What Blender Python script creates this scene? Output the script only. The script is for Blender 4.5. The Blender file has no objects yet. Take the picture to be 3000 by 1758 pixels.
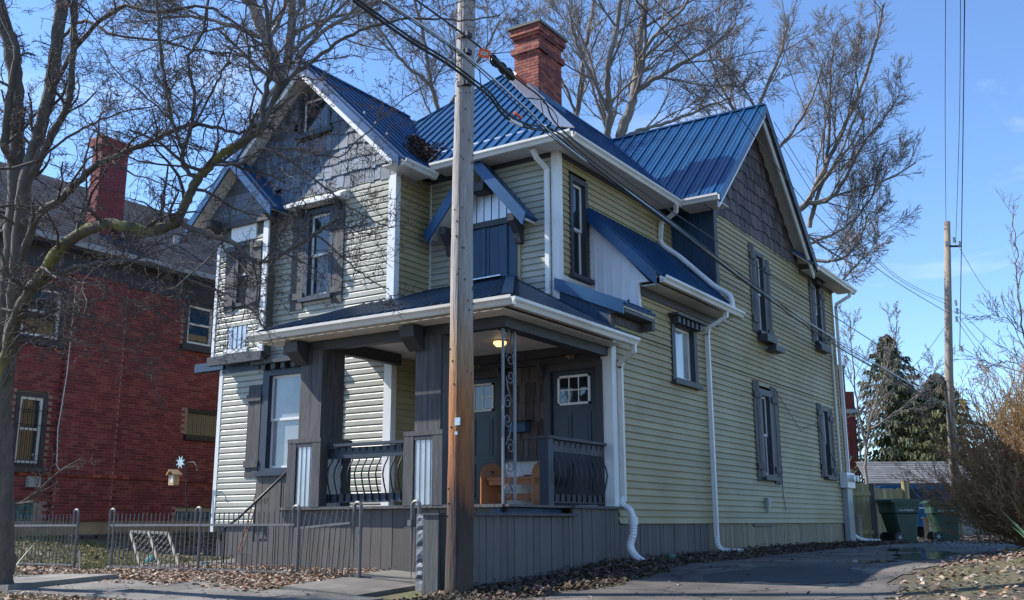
import bpy, bmesh, math, random
import numpy as np
from mathutils import Matrix, Vector
R = math.radians
rng = random.Random(7)
nr = np.random.default_rng(11)
S = bpy.context.scene
COL = S.collection

# ------------------------------------------------------------------ camera, sky, sun, exposure
YAW, PITCH, ROLL = R(33.3), R(12.68), R(-.18)
f_ = Vector((-math.sin(YAW)*math.cos(PITCH), math.cos(YAW)*math.cos(PITCH), math.sin(PITCH)))
r0_ = Vector((math.cos(YAW), math.sin(YAW), 0)); u0_ = r0_.cross(f_)
r_ = r0_*math.cos(ROLL)+u0_*math.sin(ROLL); u_ = u0_*math.cos(ROLL)-r0_*math.sin(ROLL)
cam = bpy.data.cameras.new('camera'); cam.lens = 35; cam.sensor_width = 36; cam.clip_end = 3000; cam.clip_start = .1
co = bpy.data.objects.new('camera', cam); COL.objects.link(co); S.camera = co
co.matrix_world = Matrix(((r_.x, u_.x, -f_.x, 0), (r_.y, u_.y, -f_.y, 0), (r_.z, u_.z, -f_.z, 0), (0, 0, 0, 1)))

SUN_TO = Vector((-2.7, -1.0, 2.6)).normalized()           # towards the sun
W = bpy.data.worlds.new('World'); S.world = W; W.use_nodes = True
nt = W.node_tree; nd = nt.nodes; nd.clear(); lk = nt.links
wo = nd.new('ShaderNodeOutputWorld'); bg = nd.new('ShaderNodeBackground'); sky = nd.new('ShaderNodeTexSky')
sky.sky_type = 'NISHITA'; sky.sun_disc = False
sky.sun_elevation = math.asin(SUN_TO.z); sky.sun_rotation = math.atan2(SUN_TO.x, SUN_TO.y)
sky.air_density = 1.0; sky.dust_density = .0; sky.ozone_density = 3.0; sky.altitude = 300
bg.inputs['Strength'].default_value = .148
tc = nd.new('ShaderNodeTexCoord'); mp = nd.new('ShaderNodeMapping'); mp.inputs['Scale'].default_value = (1.2, 1.2, 3.2)
no = nd.new('ShaderNodeTexNoise'); no.inputs['Scale'].default_value = 2.1; no.inputs['Detail'].default_value = 9; no.inputs['Roughness'].default_value = .62
no.inputs['Distortion'].default_value = .5
cr = nd.new('ShaderNodeValToRGB'); cr.color_ramp.elements[0].position = .56; cr.color_ramp.elements[1].position = .86
cr.color_ramp.elements[1].color = (.75, .75, .75, 1)
mx = nd.new('ShaderNodeMix'); mx.data_type = 'RGBA'; mx.inputs['B'].default_value = (5.2, 5.6, 6.2, 1)
lk.new(tc.outputs['Generated'], mp.inputs['Vector']); lk.new(mp.outputs['Vector'], no.inputs['Vector']); lk.new(no.outputs['Fac'], cr.inputs['Fac'])
lk.new(cr.outputs['Color'], mx.inputs['Factor']); tint = nd.new('ShaderNodeMix'); tint.data_type = 'RGBA'; tint.blend_type = 'MULTIPLY'; tint.inputs['Factor'].default_value = 1; tint.inputs['B'].default_value = (.84, .97, 1.13, 1)
lk.new(sky.outputs['Color'], tint.inputs['A']); lk.new(tint.outputs['Result'], mx.inputs['A']); lk.new(mx.outputs['Result'], bg.inputs['Color'])
lk.new(bg.outputs['Background'], wo.inputs['Surface'])
sl = bpy.data.lights.new('sun', 'SUN'); sl.energy = 5.0; sl.angle = R(.53); sl.color = (1, .955, .88)
so = bpy.data.objects.new('sun', sl); COL.objects.link(so); so.rotation_euler = (-SUN_TO).to_track_quat('-Z', 'Y').to_euler(); so.location = SUN_TO*60
S.view_settings.view_transform = 'Standard'; S.view_settings.look = 'None'; S.view_settings.gamma = 1
S.view_settings.exposure = .66
S.cycles.max_bounces = 6

# ------------------------------------------------------------------ helpers
def at(px, py, D):
    """a point of the place: picture direction (2520 px wide grid) at forward distance D metres"""
    X = px/.84-1500; Yv = 879-py/.84; F = 35/36*3000
    d = f_*F+r_*X+u_*Yv
    return d*(D/F)
def onY(px, py, Y): d = at(px, py, 1.); return d*(Y/d.y)
def onX(px, py, X): d = at(px, py, 1.); return d*(X/d.x)

WM = {}                                                     # world matrices of what is built
def link(o, parent=None, world=None):
    COL.objects.link(o); world = world or Matrix.Identity(4)
    if parent is not None:
        o.parent = parent; o.matrix_parent_inverse = WM[parent.name].inverted()
    o.matrix_basis = world; WM[o.name] = world
    return o
def empty(name, loc, label, cat, group=None, parent=None):
    o = bpy.data.objects.new(name, None); o.empty_display_size = .2
    link(o, parent, Matrix.Translation(loc)); tag(o, label, cat, group); return o
def tag(o, label=None, cat=None, group=None, kind=None):
    if label: o['label'] = label
    if cat: o['category'] = cat
    if group: o['group'] = group
    if kind: o['kind'] = kind
    return o
def node(name, parent):                                     # a part that only gathers its pieces
    o = bpy.data.objects.new(name, None); o.empty_display_size = .1; return link(o, parent)

class MB:
    def __init__(s): s.v = []; s.f = []
    def add(s, vs, fs):
        n = len(s.v); s.v += [tuple(p) for p in vs]; s.f += [tuple(i+n for i in q) for q in fs]; return s
    def box(s, x0, x1, y0, y1, z0, z1):
        return s.add([(x0,y0,z0),(x1,y0,z0),(x1,y1,z0),(x0,y1,z0),(x0,y0,z1),(x1,y0,z1),(x1,y1,z1),(x0,y1,z1)],
                     [(0,3,2,1),(4,5,6,7),(0,1,5,4),(1,2,6,5),(2,3,7,6),(3,0,4,7)])
    def prism(s, poly, off):                                # convex/concave polygon swept by off
        n = len(poly); off = Vector(off); a = [Vector(p) for p in poly]
        return s.add(a+[p+off for p in a], [tuple(range(n))[::-1], tuple(range(n, 2*n))]+[(i, (i+1) % n, n+(i+1) % n, n+i) for i in range(n)])
    def bar(s, a, b, w, h, up=(0, 0, 1)):                   # rectangular bar from a to b
        a = Vector(a); b = Vector(b); d = (b-a).normalized(); up = Vector(up)
        if abs(d.dot(up)) > .98: up = Vector((0, 1, 0))
        x = d.cross(up).normalized()*w/2; y = x.cross(d).normalized()*h/2
        return s.prism([a-x-y, a+x-y, a+x+y, a-x+y], b-a)
    def tube(s, pts, rad, k=8, cap=True):
        pts = [Vector(p) for p in pts]; n = len(pts)
        rad = rad if isinstance(rad, (list, tuple)) else [rad]*n
        ref = Vector((0, 0, 1)) if abs((pts[-1]-pts[0]).normalized().z) < .9 else Vector((1, 0, 0))
        vs = []; prev = None
        for i in range(n):
            t = (pts[min(i+1, n-1)]-pts[max(i-1, 0)])
            t = t.normalized() if t.length > 1e-9 else Vector((0, 0, 1))
            if prev is None: x = t.cross(ref).normalized()
            else:
                x = prev-t*prev.dot(t); x = x.normalized() if x.length > 1e-6 else t.cross(ref).normalized()
            prev = x; y = t.cross(x)
            for j in range(k):
                a = 2*math.pi*j/k; vs.append(pts[i]+x*math.cos(a)*rad[i]+y*math.sin(a)*rad[i])
        fs = [(i*k+j, i*k+(j+1) % k, (i+1)*k+(j+1) % k, (i+1)*k+j) for i in range(n-1) for j in range(k)]
        if cap: fs += [tuple(range(k))[::-1], tuple((n-1)*k+j for j in range(k))]
        return s.add(vs, fs)
    def mesh(s, name='m'):
        me = bpy.data.meshes.new(name); me.from_pydata(s.v, [], s.f); me.update(); return me
    def build(s, name, mat, parent=None, smooth=False, **kw):
        me = s.mesh(name); me.materials.append(mat)
        if smooth: me.polygons.foreach_set('use_smooth', [True]*len(me.polygons))
        o = bpy.data.objects.new(name, me); link(o, parent)
        return tag(o, **kw) if kw else o

def text(name, body, size, mt, parent, world):               # flat raised lettering as a mesh
    t = bpy.data.curves.new(name, 'FONT'); t.body = body; t.size = size; t.extrude = .003; t.align_x = 'CENTER'
    tmp = bpy.data.objects.new('tmp', t); COL.objects.link(tmp); bpy.context.view_layer.update()
    me = bpy.data.meshes.new_from_object(tmp); bpy.data.objects.remove(tmp); me.materials.clear(); me.materials.append(mt)
    return link(bpy.data.objects.new(name, me), parent, world)
UB = {}
def unit(mat):
    if mat.name not in UB:
        me = MB().box(-.5, .5, -.5, .5, -.5, .5).mesh('block'); me.materials.append(mat); UB[mat.name] = me
    return UB[mat.name]
def piece(name, parent, mat, c, d, rot=None):               # one plain board / brick / block, shared mesh
    o = bpy.data.objects.new(name, unit(mat)); M = Matrix.Translation(c)
    if rot is not None: M = M @ rot.to_4x4()
    return link(o, parent, M @ Matrix.Diagonal((d[0], d[1], d[2], 1)))
def pbox(name, parent, mat, x0, x1, y0, y1, z0, z1):
    return piece(name, parent, mat, ((x0+x1)/2, (y0+y1)/2, (z0+z1)/2), (abs(x1-x0), abs(y1-y0), abs(z1-z0)))
class Wall:                                                 # a vertical wall plane; o = distance out of the wall
    def __init__(s, ax, c): s.ax = ax; s.c = c
    def P(s, u, o, z): return (u, s.c-o, z) if s.ax == 'y' else (s.c+o, u, z)
    def box(s, name, parent, mat, u0, u1, o0, o1, z0, z1):
        a = s.P(u0, o0, z0); b = s.P(u1, o1, z1)
        return pbox(name, parent, mat, min(a[0], b[0]), max(a[0], b[0]), min(a[1], b[1]), max(a[1], b[1]), z0, z1)
    def mbox(s, mb, u0, u1, o0, o1, z0, z1):
        a = s.P(u0, o0, z0); b = s.P(u1, o1, z1)
        return mb.box(min(a[0], b[0]), max(a[0], b[0]), min(a[1], b[1]), max(a[1], b[1]), z0, z1)
    def rot(s): return Matrix.Identity(3) if s.ax == 'y' else Matrix.Rotation(math.pi/2, 3, 'Z')

# ------------------------------------------------------------------ materials
def mat(name, col, rough=.6, metal=0., var=.25, scale=3., stretch=(1, 1, 1), rnd=0., bump=0., bscale=30., col2=None, attr=None, ramp=None, coat=0., spec=.5, c2pos=(.42, .62)):
    m = bpy.data.materials.new(name); m.use_nodes = True; n = m.node_tree.nodes; l = m.node_tree.links
    b = n['Principled BSDF']; b.inputs['Roughness'].default_value = rough; b.inputs['Metallic'].default_value = metal
    b.inputs['Specular IOR Level'].default_value = spec
    if coat: b.inputs['Coat Weight'].default_value = coat; b.inputs['Coat Roughness'].default_value = .08
    g = n.new('ShaderNodeNewGeometry'); mp = n.new('ShaderNodeMapping'); mp.inputs['Scale'].default_value = stretch
    l.new(g.outputs['Position'], mp.inputs['Vector'])
    no = n.new('ShaderNodeTexNoise'); no.inputs['Scale'].default_value = scale; no.inputs['Detail'].default_value = 6; no.inputs['Roughness'].default_value = .65
    l.new(mp.outputs['Vector'], no.inputs['Vector'])
    def rgb(c):
        x = n.new('ShaderNodeRGB'); x.outputs[0].default_value = (*c, 1); return x.outputs[0]
    if attr:
        a = n.new('ShaderNodeAttribute'); a.attribute_name = attr; base = a.outputs['Color']
    elif ramp:
        oi = n.new('ShaderNodeObjectInfo'); rp = n.new('ShaderNodeValToRGB'); rp.color_ramp.interpolation = 'CONSTANT'
        while len(rp.color_ramp.elements) < len(ramp): rp.color_ramp.elements.new(.5)
        for i, c in enumerate(ramp): rp.color_ramp.elements[i].position = i/len(ramp); rp.color_ramp.elements[i].color = (*c, 1)
        l.new(oi.outputs['Random'], rp.inputs['Fac']); base = rp.outputs['Color']
    else: base = rgb(col)
    if col2:
        n2 = n.new('ShaderNodeTexNoise'); n2.inputs['Scale'].default_value = scale*.37; n2.inputs['Detail'].default_value = 5
        l.new(mp.outputs['Vector'], n2.inputs['Vector'])
        rr = n.new('ShaderNodeMapRange'); rr.inputs['From Min'].default_value, rr.inputs['From Max'].default_value = c2pos
        l.new(n2.outputs['Fac'], rr.inputs['Value'])
        mm = n.new('ShaderNodeMix'); mm.data_type = 'RGBA'; l.new(rr.outputs['Result'], mm.inputs['Factor']); l.new(base, mm.inputs['A']); mm.inputs['B'].default_value = (*col2, 1)
        base = mm.outputs['Result']
    # brightness variation: noise + per object
    mr = n.new('ShaderNodeMapRange'); mr.inputs['From Min'].default_value = .25; mr.inputs['From Max'].default_value = .75
    mr.inputs['To Min'].default_value = 1-var; mr.inputs['To Max'].default_value = 1+var; l.new(no.outputs['Fac'], mr.inputs['Value'])
    val = mr.outputs['Result']
    if rnd:
        oi = n.new('ShaderNodeObjectInfo'); m2 = n.new('ShaderNodeMapRange'); m2.inputs['To Min'].default_value = 1-rnd; m2.inputs['To Max'].default_value = 1+rnd
        l.new(oi.outputs['Random'], m2.inputs['Value']); mu = n.new('ShaderNodeMath'); mu.operation = 'MULTIPLY'
        l.new(val, mu.inputs[0]); l.new(m2.outputs['Result'], mu.inputs[1]); val = mu.outputs[0]
    vm = n.new('ShaderNodeVectorMath'); vm.operation = 'SCALE'; l.new(base, vm.inputs[0]); l.new(val, vm.inputs['Scale'])
    l.new(vm.outputs[0], b.inputs['Base Color'])
    if bump:
        nb = n.new('ShaderNodeTexNoise'); nb.inputs['Scale'].default_value = bscale; nb.inputs['Detail'].default_value = 5
        l.new(mp.outputs['Vector'], nb.inputs['Vector']); bp = n.new('ShaderNodeBump'); bp.inputs['Strength'].default_value = bump; bp.inputs['Distance'].default_value = .02
        l.new(nb.outputs['Fac'], bp.inputs['Height']); l.new(bp.outputs['Normal'], b.inputs['Normal'])
    return m
VG = (14, 14, .8)                                           # vertical wood grain
M = dict(
 siding=mat('vinyl_siding', (.385, .328, .200), .5, var=.12, scale=1.3, rnd=.07, col2=(.34, .275, .145), spec=.18),
 frontsiding=mat('grey_front_siding', (.40, .390, .330), .42, var=.09, scale=1.3, rnd=.06, col2=(.34, .335, .26), spec=.35),  # front boards: greyer, paler tone than the side siding
 backing=mat('sheathing', (.10, .10, .08), .8),
 roof=mat('blue_metal_roof', (.006, .058, .162), .32, metal=.1, var=.28, scale=1.6, stretch=(1, 1, .5), bump=.06, bscale=4, spec=.55, rnd=.10, col2=(.012, .070, .165)),
 oldroof=mat('dark_porch_roof_metal', (.008, .030, .072), .28, metal=.2, var=.35, scale=2.5, bump=.06, bscale=5, spec=.6, rnd=.25, col2=(.018, .044, .085)),
 white=mat('white_trim', (.74, .74, .73), .42, var=.05, scale=2),
 gutter=mat('white_gutter', (.68, .66, .60), .4, var=.10, scale=2.2, col2=(.52, .47, .38), c2pos=(.5, .75)),
 soffit=mat('white_soffit', (.68, .66, .60), .5, var=.05, rnd=.04),
 dark=mat('charcoal_paint', (.040, .042, .050), .55, var=.3, scale=4, stretch=VG, rnd=.15, bump=.25, bscale=6),
 grey=mat('weathered_grey_stain', (.080, .078, .081), .7, var=.4, scale=4, stretch=VG, rnd=.16, bump=.35, bscale=6, col2=(.055, .053, .056)),
 skirt=mat('grey_skirt_paint', (.100, .088, .083), .65, var=.25, scale=3, stretch=VG, rnd=.14, bump=.2, bscale=6),
 tan=mat('tan_skirt_paint', (.24, .20, .13), .7, var=.25, scale=3, stretch=VG, rnd=.2, bump=.2, bscale=6),
 blue=mat('blue_board_paint', (.014, .052, .115), .5, var=.35, scale=4, stretch=VG, rnd=.15, bump=.2, bscale=6),
 bluedark=mat('dark_blue_trim_paint', (.022, .036, .060), .5, var=.3, scale=4, stretch=VG, rnd=.15, bump=.2, bscale=6),
 door=mat('navy_door_paint', (.012, .024, .048), .35, var=.15),
 shingle=mat('slate_shingle_stain', (.100, .130, .180), .6, var=.35, scale=4, stretch=(14, 14, 1.5), rnd=.38, bump=.3, bscale=5),
 shinglebrown=mat('brown_shingle_stain', (.078, .056, .056), .7, var=.35, scale=4, stretch=(14, 14, 1.5), rnd=.5, bump=.3, bscale=5),
 corr=mat('corrugated_steel', (.50, .51, .53), .35, metal=.6, var=.12, scale=3),
 whitemetal=mat('white_ribbed_metal', (.78, .80, .84), .35, var=.05),
 flash=mat('galvanised_flashing', (.50, .53, .56), .35, metal=.8, var=.2, scale=5),
 glass=mat('window_glass', (.016, .022, .028), .03, var=.2, spec=1.),
 blind=mat('blind_behind_glass', (.25, .27, .29), .08, var=.25, scale=1.5, coat=1),
 curtain=mat('curtain_behind_glass', (.36, .37, .36), .1, var=.3, scale=2.5, stretch=(1.5, 1.5, .6), col2=(.12, .12, .12), coat=1),
 iron=mat('black_iron', (.022, .024, .028), .45, metal=.3, var=.3, scale=8),
 fence=mat('grey_fence_paint', (.135, .132, .136), .5, metal=.2, var=.3, scale=10),
 scroll=mat('grey_scroll_iron', (.16, .18, .21), .45, metal=.3, var=.2),
 bench=mat('orange_bench_wood', (.36, .13, .045), .5, var=.3, scale=5, stretch=(2, 14, 14)),
 mulch=mat('dark_soil', (.035, .028, .022), .95, var=.5, scale=9, bump=.6, bscale=14),
 conc=mat('concrete', (.20, .185, .165), .85, var=.35, scale=2.2, bump=.3, bscale=60, rnd=.15, col2=(.12, .112, .10)),
 asphalt=mat('asphalt', (.085, .073, .066), .75, var=.5, scale=1.6, bump=.7, bscale=70, col2=(.15, .13, .112)),
 brickmortar=mat('mortar', (.34, .23, .205), .9, var=.25, scale=5),
 brick=mat('red_brick', (.2, .05, .04), .8, var=.15, scale=4, ramp=[(.215, .040, .045), (.18, .034, .041), (.235, .050, .050), (.145, .030, .036), (.26, .070, .062)], bump=.3, bscale=40),
 brickall=mat('red_brick_far', (.2, .05, .04), .8, var=.15, scale=4, attr='Col', bump=.3, bscale=40),
 chimbrick=mat('chimney_brick', (.3, .08, .05), .8, var=.3, scale=9, ramp=[(.30, .075, .045), (.19, .042, .036), (.34, .095, .055), (.24, .058, .042), (.14, .034, .032)], bump=.3, bscale=40),
 chimbrickall=mat('chimney_brick_rest', (.26, .07, .045), .8, var=.4, scale=7),
 lightmortar=mat('light_mortar', (.42, .38, .33), .9),
 slate=mat('neighbour_shingles', (.058, .060, .068), .85, var=.3, scale=2.5, rnd=.25, spec=.2), garageroof=mat('garage_shingles', (.13, .135, .14), .9, var=.3, scale=2.5, rnd=.2, spec=.2),
 stone=mat('buff_foundation', (.34, .27, .18), .85, var=.3, scale=3, bump=.3),
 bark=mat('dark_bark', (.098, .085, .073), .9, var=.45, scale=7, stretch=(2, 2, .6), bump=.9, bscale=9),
 mossbark=mat('mossy_bark', (.085, .075, .055), .9, var=.4, scale=6, bump=.9, bscale=10, col2=(.17, .16, .040), c2pos=(.45, .6)),
 twig=mat('grey_brown_twigs', (.085, .068, .060), .85, var=.35, scale=3),
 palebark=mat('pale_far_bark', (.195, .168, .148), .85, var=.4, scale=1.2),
 needles=mat('spruce_needles', (.055, .070, .042), .8, var=.5, scale=.8, col2=(.12, .12, .042)),
 bushtwig=mat('bush_twigs', (.34, .185, .095), .85, var=.45, scale=2.5, col2=(.24, .165, .070)),
 leaf=mat('dry_leaves', (.3, .2, .1), .75, var=.25, scale=9, attr='Col'),
 grass=mat('winter_grass', (.20, .20, .06), .8, var=.4, scale=3, attr='Col'),
 yucca=mat('yucca_blade', (.10, .19, .075), .5, var=.3, scale=4),
 bin=mat('green_bin_plastic', (.012, .046, .028), .5, var=.2, scale=3),
 rubber=mat('black_rubber', (.012, .012, .013), .6),
 chrome=mat('alloy_wheel', (.55, .56, .58), .3, metal=.9),
 car=mat('blue_car_paint', (.010, .075, .17), .45, var=.1, spec=.15), carglass=mat('car_glass', (.006, .020, .035), .25, var=.2, spec=.15),
 garage=mat('garage_wall', (.24, .225, .20), .7, var=.15),
 woodfence=mat('treated_fence_board', (.29, .235, .12), .8, var=.35, scale=4, stretch=VG, rnd=.25, bump=.3, bscale=6, col2=(.18, .17, .075)),
 polewood2=mat('weathered_pole', (.26, .21, .165), .85, var=.35, scale=5, stretch=(10, 10, .6), bump=.4, bscale=6),
 cable=mat('black_cable', (.012, .012, .014), .5, var=.1),
 orange=mat('orange_plastic', (.75, .10, .02), .45, var=.1),
 plastic=mat('white_plastic_pipe', (.72, .73, .74), .45, var=.08),
 pvcgrey=mat('grey_box', (.33, .34, .34), .5, var=.15),
 rock=mat('painted_rockface_block', (.085, .10, .13), .5, var=.4, scale=6, bump=.8, bscale=12, col2=(.17, .17, .18)),
 feeder=mat('feeder_wood', (.52, .34, .19), .6, var=.15),
 lattice=mat('grey_lattice', (.24, .22, .19), .7, var=.2),
 black=mat('black_paint', (.012, .012, .014), .5), num=mat('brass_number', (.42, .36, .22), .4, metal=.5), lettering=mat('white_lettering', (.7, .7, .7), .5),
 glassblock=mat('glass_block', (.10, .17, .17), .08, var=.7, scale=9, spec=1.), teal=mat('teal_plastic', (.02, .25, .22), .4),
 rust=mat('rusty_frame', (.22, .09, .04), .8),
)
# the near pole: grey weathered top, brown middle, dark creosote foot
m = mat('near_pole_wood', (.33, .27, .225), .8, var=.4, scale=6, stretch=(12, 12, .5), bump=1., bscale=5); M['pole'] = m
n = m.node_tree.nodes; l = m.node_tree.links; g = n.new('ShaderNodeNewGeometry'); sx = n.new('ShaderNodeSeparateXYZ'); l.new(g.outputs['Position'], sx.inputs[0])
nz = n.new('ShaderNodeTexNoise'); nz.inputs['Scale'].default_value = 2.2; nz.inputs['Detail'].default_value = 6
mpn = n.new('ShaderNodeMapping'); mpn.inputs['Scale'].default_value = (5, 5, .7); l.new(g.outputs['Position'], mpn.inputs[0]); l.new(mpn.outputs[0], nz.inputs[0])
ma = n.new('ShaderNodeMath'); ma.operation = 'MULTIPLY_ADD'; ma.inputs[1].default_value = 1.5; l.new(nz.outputs['Fac'], ma.inputs[0]); l.new(sx.outputs['Z'], ma.inputs[2])
mrz = n.new('ShaderNodeMapRange'); mrz.inputs['From Min'].default_value = -.2; mrz.inputs['From Max'].default_value = 3.6; l.new(ma.outputs[0], mrz.inputs['Value'])
rp = n.new('ShaderNodeValToRGB'); e = rp.color_ramp.elements; e[0].position = .12; e[0].color = (.060, .042, .034, 1); e[1].position = .95; e[1].color = (.34, .315, .30, 1)
for p_, c_ in ((.28, (.050, .028, .020, 1)), (.37, (.20, .070, .026, 1)), (.58, (.34, .135, .045, 1)), (.74, (.33, .20, .11, 1))):
    x = e.new(p_); x.color = c_
l.new(mrz.outputs[0], rp.inputs[0])
for v_ in n:
    if v_.type == 'VECT_MATH': l.new(rp.outputs['Color'], v_.inputs[0])
# cracks in the asphalt
m = M['asphalt']; n = m.node_tree.nodes; l = m.node_tree.links; g = n.new('ShaderNodeNewGeometry'); nw = n.new('ShaderNodeTexNoise'); nw.inputs['Scale'].default_value = 1.3; nw.inputs['Detail'].default_value = 5
ad = n.new('ShaderNodeMixRGB'); ad.blend_type = 'ADD'; ad.inputs[0].default_value = .9; l.new(g.outputs['Position'], nw.inputs['Vector']); l.new(g.outputs['Position'], ad.inputs[1]); l.new(nw.outputs['Color'], ad.inputs[2])
vo = n.new('ShaderNodeTexVoronoi'); vo.feature = 'DISTANCE_TO_EDGE'; vo.inputs['Scale'].default_value = .55; l.new(ad.outputs[0], vo.inputs['Vector'])
mrc = n.new('ShaderNodeMapRange'); mrc.inputs['From Min'].default_value = .004; mrc.inputs['From Max'].default_value = .016; mrc.inputs['To Min'].default_value = .25; l.new(vo.outputs['Distance'], mrc.inputs['Value'])
b = n['Principled BSDF']; src = b.inputs['Base Color'].links[0].from_socket; sc2 = n.new('ShaderNodeVectorMath'); sc2.operation = 'SCALE'; l.new(src, sc2.inputs[0]); l.new(mrc.outputs['Result'], sc2.inputs['Scale']); l.new(sc2.outputs[0], b.inputs['Base Color'])
lampm = bpy.data.materials.new('warm_lamp_glass'); lampm.use_nodes = True
lampm.node_tree.nodes['Principled BSDF'].inputs['Emission Color'].default_value = (1, .62, .25, 1); lampm.node_tree.nodes['Principled BSDF'].inputs['Emission Strength'].default_value = 1.3

# ------------------------------------------------------------------ ground
def sm(x, a, b): t = np.clip((x-a)/(b-a), 0, 1); return t*t*(3-2*t)
def g(x, y):
    x = np.asarray(x, float); y = np.asarray(y, float)
    z = np.interp(y, [3.8, 4.4, 7, 8.6, 9.6, 13, 20, 60], [-1.3, -.98, -.79, -.72, -.67, -.56, -.50, -.50])
    z = z-.085*sm(x, -9.2, -7.2)*(1-sm(y, 10.5, 13.5))*sm(y, 4, 7)
    z = z+.36*sm(-x, 14.8, 20)*sm(y, 9.6, 11.5)
    z = z+.16*sm(x, -2.9, -1.2)*sm(y, 9, 13)
    return z
def gz(x, y): return float(g(x, y))
def sheet(name, xs, ys, mt, dz, mask=None, parent=None, noise=0.):
    X, Y = np.meshgrid(xs, ys); Z = g(X, Y)+dz+(nr.normal(0, noise, X.shape) if noise else 0)
    nx, ny = len(xs), len(ys); i = np.arange(nx*ny).reshape(ny, nx)
    q = np.stack([i[:-1, :-1], i[:-1, 1:], i[1:, 1:], i[1:, :-1]], -1).reshape(-1, 4)
    if mask is not None:
        cx = (X[:-1, :-1]+X[1:, 1:])/2; cy = (Y[:-1, :-1]+Y[1:, 1:])/2; q = q[mask(cx, cy).reshape(-1)]
    me = bpy.data.meshes.new(name); me.from_pydata(np.stack([X, Y, Z], -1).reshape(-1, 3).tolist(), [], q.tolist()); me.update()
    me.polygons.foreach_set('use_smooth', [True]*len(me.polygons)); me.materials.append(mt)
    return tag(link(bpy.data.objects.new(name, me), parent), kind='structure') if parent is None else link(bpy.data.objects.new(name, me), parent)
M['yard'] = mat('yard_soil', (.075, .060, .042), .95, var=.45, scale=2.5, bump=.5, bscale=18, col2=(.11, .10, .045))
xs = np.concatenate([np.linspace(-900, -60, 12), np.linspace(-55, -27, 8), np.arange(-26, 6, .3), np.linspace(7, 30, 8), np.linspace(60, 900, 10)])
ys = np.concatenate([np.linspace(-500, -20, 8), np.linspace(-10, 3, 5), np.arange(3.8, 40, .3), np.linspace(42, 80, 10), np.linspace(150, 1500, 8)])
sheet('ground', xs, ys, M['yard'], 0)
sheet('street', np.linspace(-60, 40, 60), np.linspace(-9, 3.6, 14), M['asphalt'], .01)
def wig(y, s): return .10*np.sin(y*1.7+s)+.07*np.sin(y*4.1+2*s)+.04*np.sin(y*9.3+s)
sheet('driveway', np.arange(-9.6, 3.0, .1), np.arange(3.7, 46, .14), M['asphalt'], .012,
      lambda x, y: (x > -5.75-1.2*(1-sm(y, 6.5, 9.8))+wig(y, 1)*1.0-.25*sm(y, 26, 30)*6) & (x < np.interp(y, [4, 9, 13, 20, 30, 34], [-1.2, -2.3, -2.75, -2.6, -1.6, 2.5])+wig(y, 3)))
M['wet'] = mat('wet_asphalt_puddle', (.020, .020, .022), .06, var=.3, scale=1.5, bump=.05, bscale=25, spec=.8)
M['patch'] = mat('dark_asphalt_patch', (.038, .038, .040), .75, var=.3, scale=2, bump=.5, bscale=90)
def blob(name, cx, cy, ax, ay, mt, seed, dz):
    h = random.Random(seed); ph = [h.uniform(0, 6.28) for _ in range(4)]; n_ = 60; pts = []
    for i in range(n_):
        a = 2*math.pi*i/n_; k = 1+.22*math.sin(2*a+ph[0])+.16*math.sin(3*a+ph[1])+.10*math.sin(5*a+ph[2])+.07*math.sin(9*a+ph[3])
        pts.append((cx+ax*k*math.cos(a), cy+ay*k*math.sin(a)))
    v = [(cx, cy, gz(cx, cy)+dz)]; rings = 6
    for r in range(1, rings+1):
        for (px, py) in pts:
            qx = cx+(px-cx)*r/rings; qy = cy+(py-cy)*r/rings; v.append((qx, qy, gz(qx, qy)+dz))
    fs = [(0, 1+i, 1+(i+1) % n_) for i in range(n_)]+[(1+(r-1)*n_+i, 1+r*n_+i, 1+r*n_+(i+1) % n_, 1+(r-1)*n_+(i+1) % n_) for r in range(1, rings) for i in range(n_)]
    tag(MB().add(v, fs).build(name, mt), kind='structure')
blob('asphalt_patch', -4.0, 12.3, .75, 1.15, M['patch'], 3, .017)
blob('puddle', -3.5, 17.3, .45, 1.5, M['wet'], 5, .018)
blob('puddle', -3.75, 14.8, .25, .55, M['wet'], 8, .019)
blob('puddle', -4.3, 19.8, .4, 1.0, M['wet'], 9, .018)
# sidewalk of single slabs
sw = tag(MB().box(-40, -4, 6.9, 8.5, -1.2, -1.15).build('sidewalk', M['conc']), kind='structure')
x = -30.0; k = 0
while x < -7.6:
    w = 1.52; c = x+w/2; tilt = rng.uniform(-.008, .008); up = .055 if k == 11 else rng.uniform(0, .012)
    mb = MB(); P = []
    for (px, py) in ((x+.008, 6.98), (x+w-.008, 6.98), (x+w-.008, 8.46), (x+.008, 8.46)):
        P.append((px, py, gz(px, py)+.03+up+tilt*(px-c)*4))
    mb.prism([(p[0], p[1], p[2]-.12) for p in P], (0, 0, 0)); mb = MB().add([(p[0], p[1], p[2]-.13) for p in P]+P, [(0,3,2,1),(4,5,6,7),(0,1,5,4),(1,2,6,5),(2,3,7,6),(3,0,4,7)])
    mb.build('slab', M['conc'], sw); x += w; k += 1
# walk to the porch steps and yard path
wk = tag(MB().build('front_walk', M['conc']), kind='structure')
for (x0, x1, y0, y1, d) in ((-8.75, -7.62, 8.5, 9.62, .05), (-8.75, -7.62, 9.64, 10.45, .07), (-13.55, -12.3, 9.5, 10.9, .03), (-13.5, -12.1, 10.92, 12.1, .035), (-14.5, -13.4, 8.5, 9.48, .03)):
    P = [(a, b, gz(a, b)+d) for a, b in ((x0, y0), (x1, y0), (x1, y1), (x0, y1))]
    MB().add([(p[0], p[1], p[2]-.14) for p in P]+P, [(0,3,2,1),(4,5,6,7),(0,1,5,4),(1,2,6,5),(2,3,7,6),(3,0,4,7)]).build('slab', M['conc'], wk)

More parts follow.
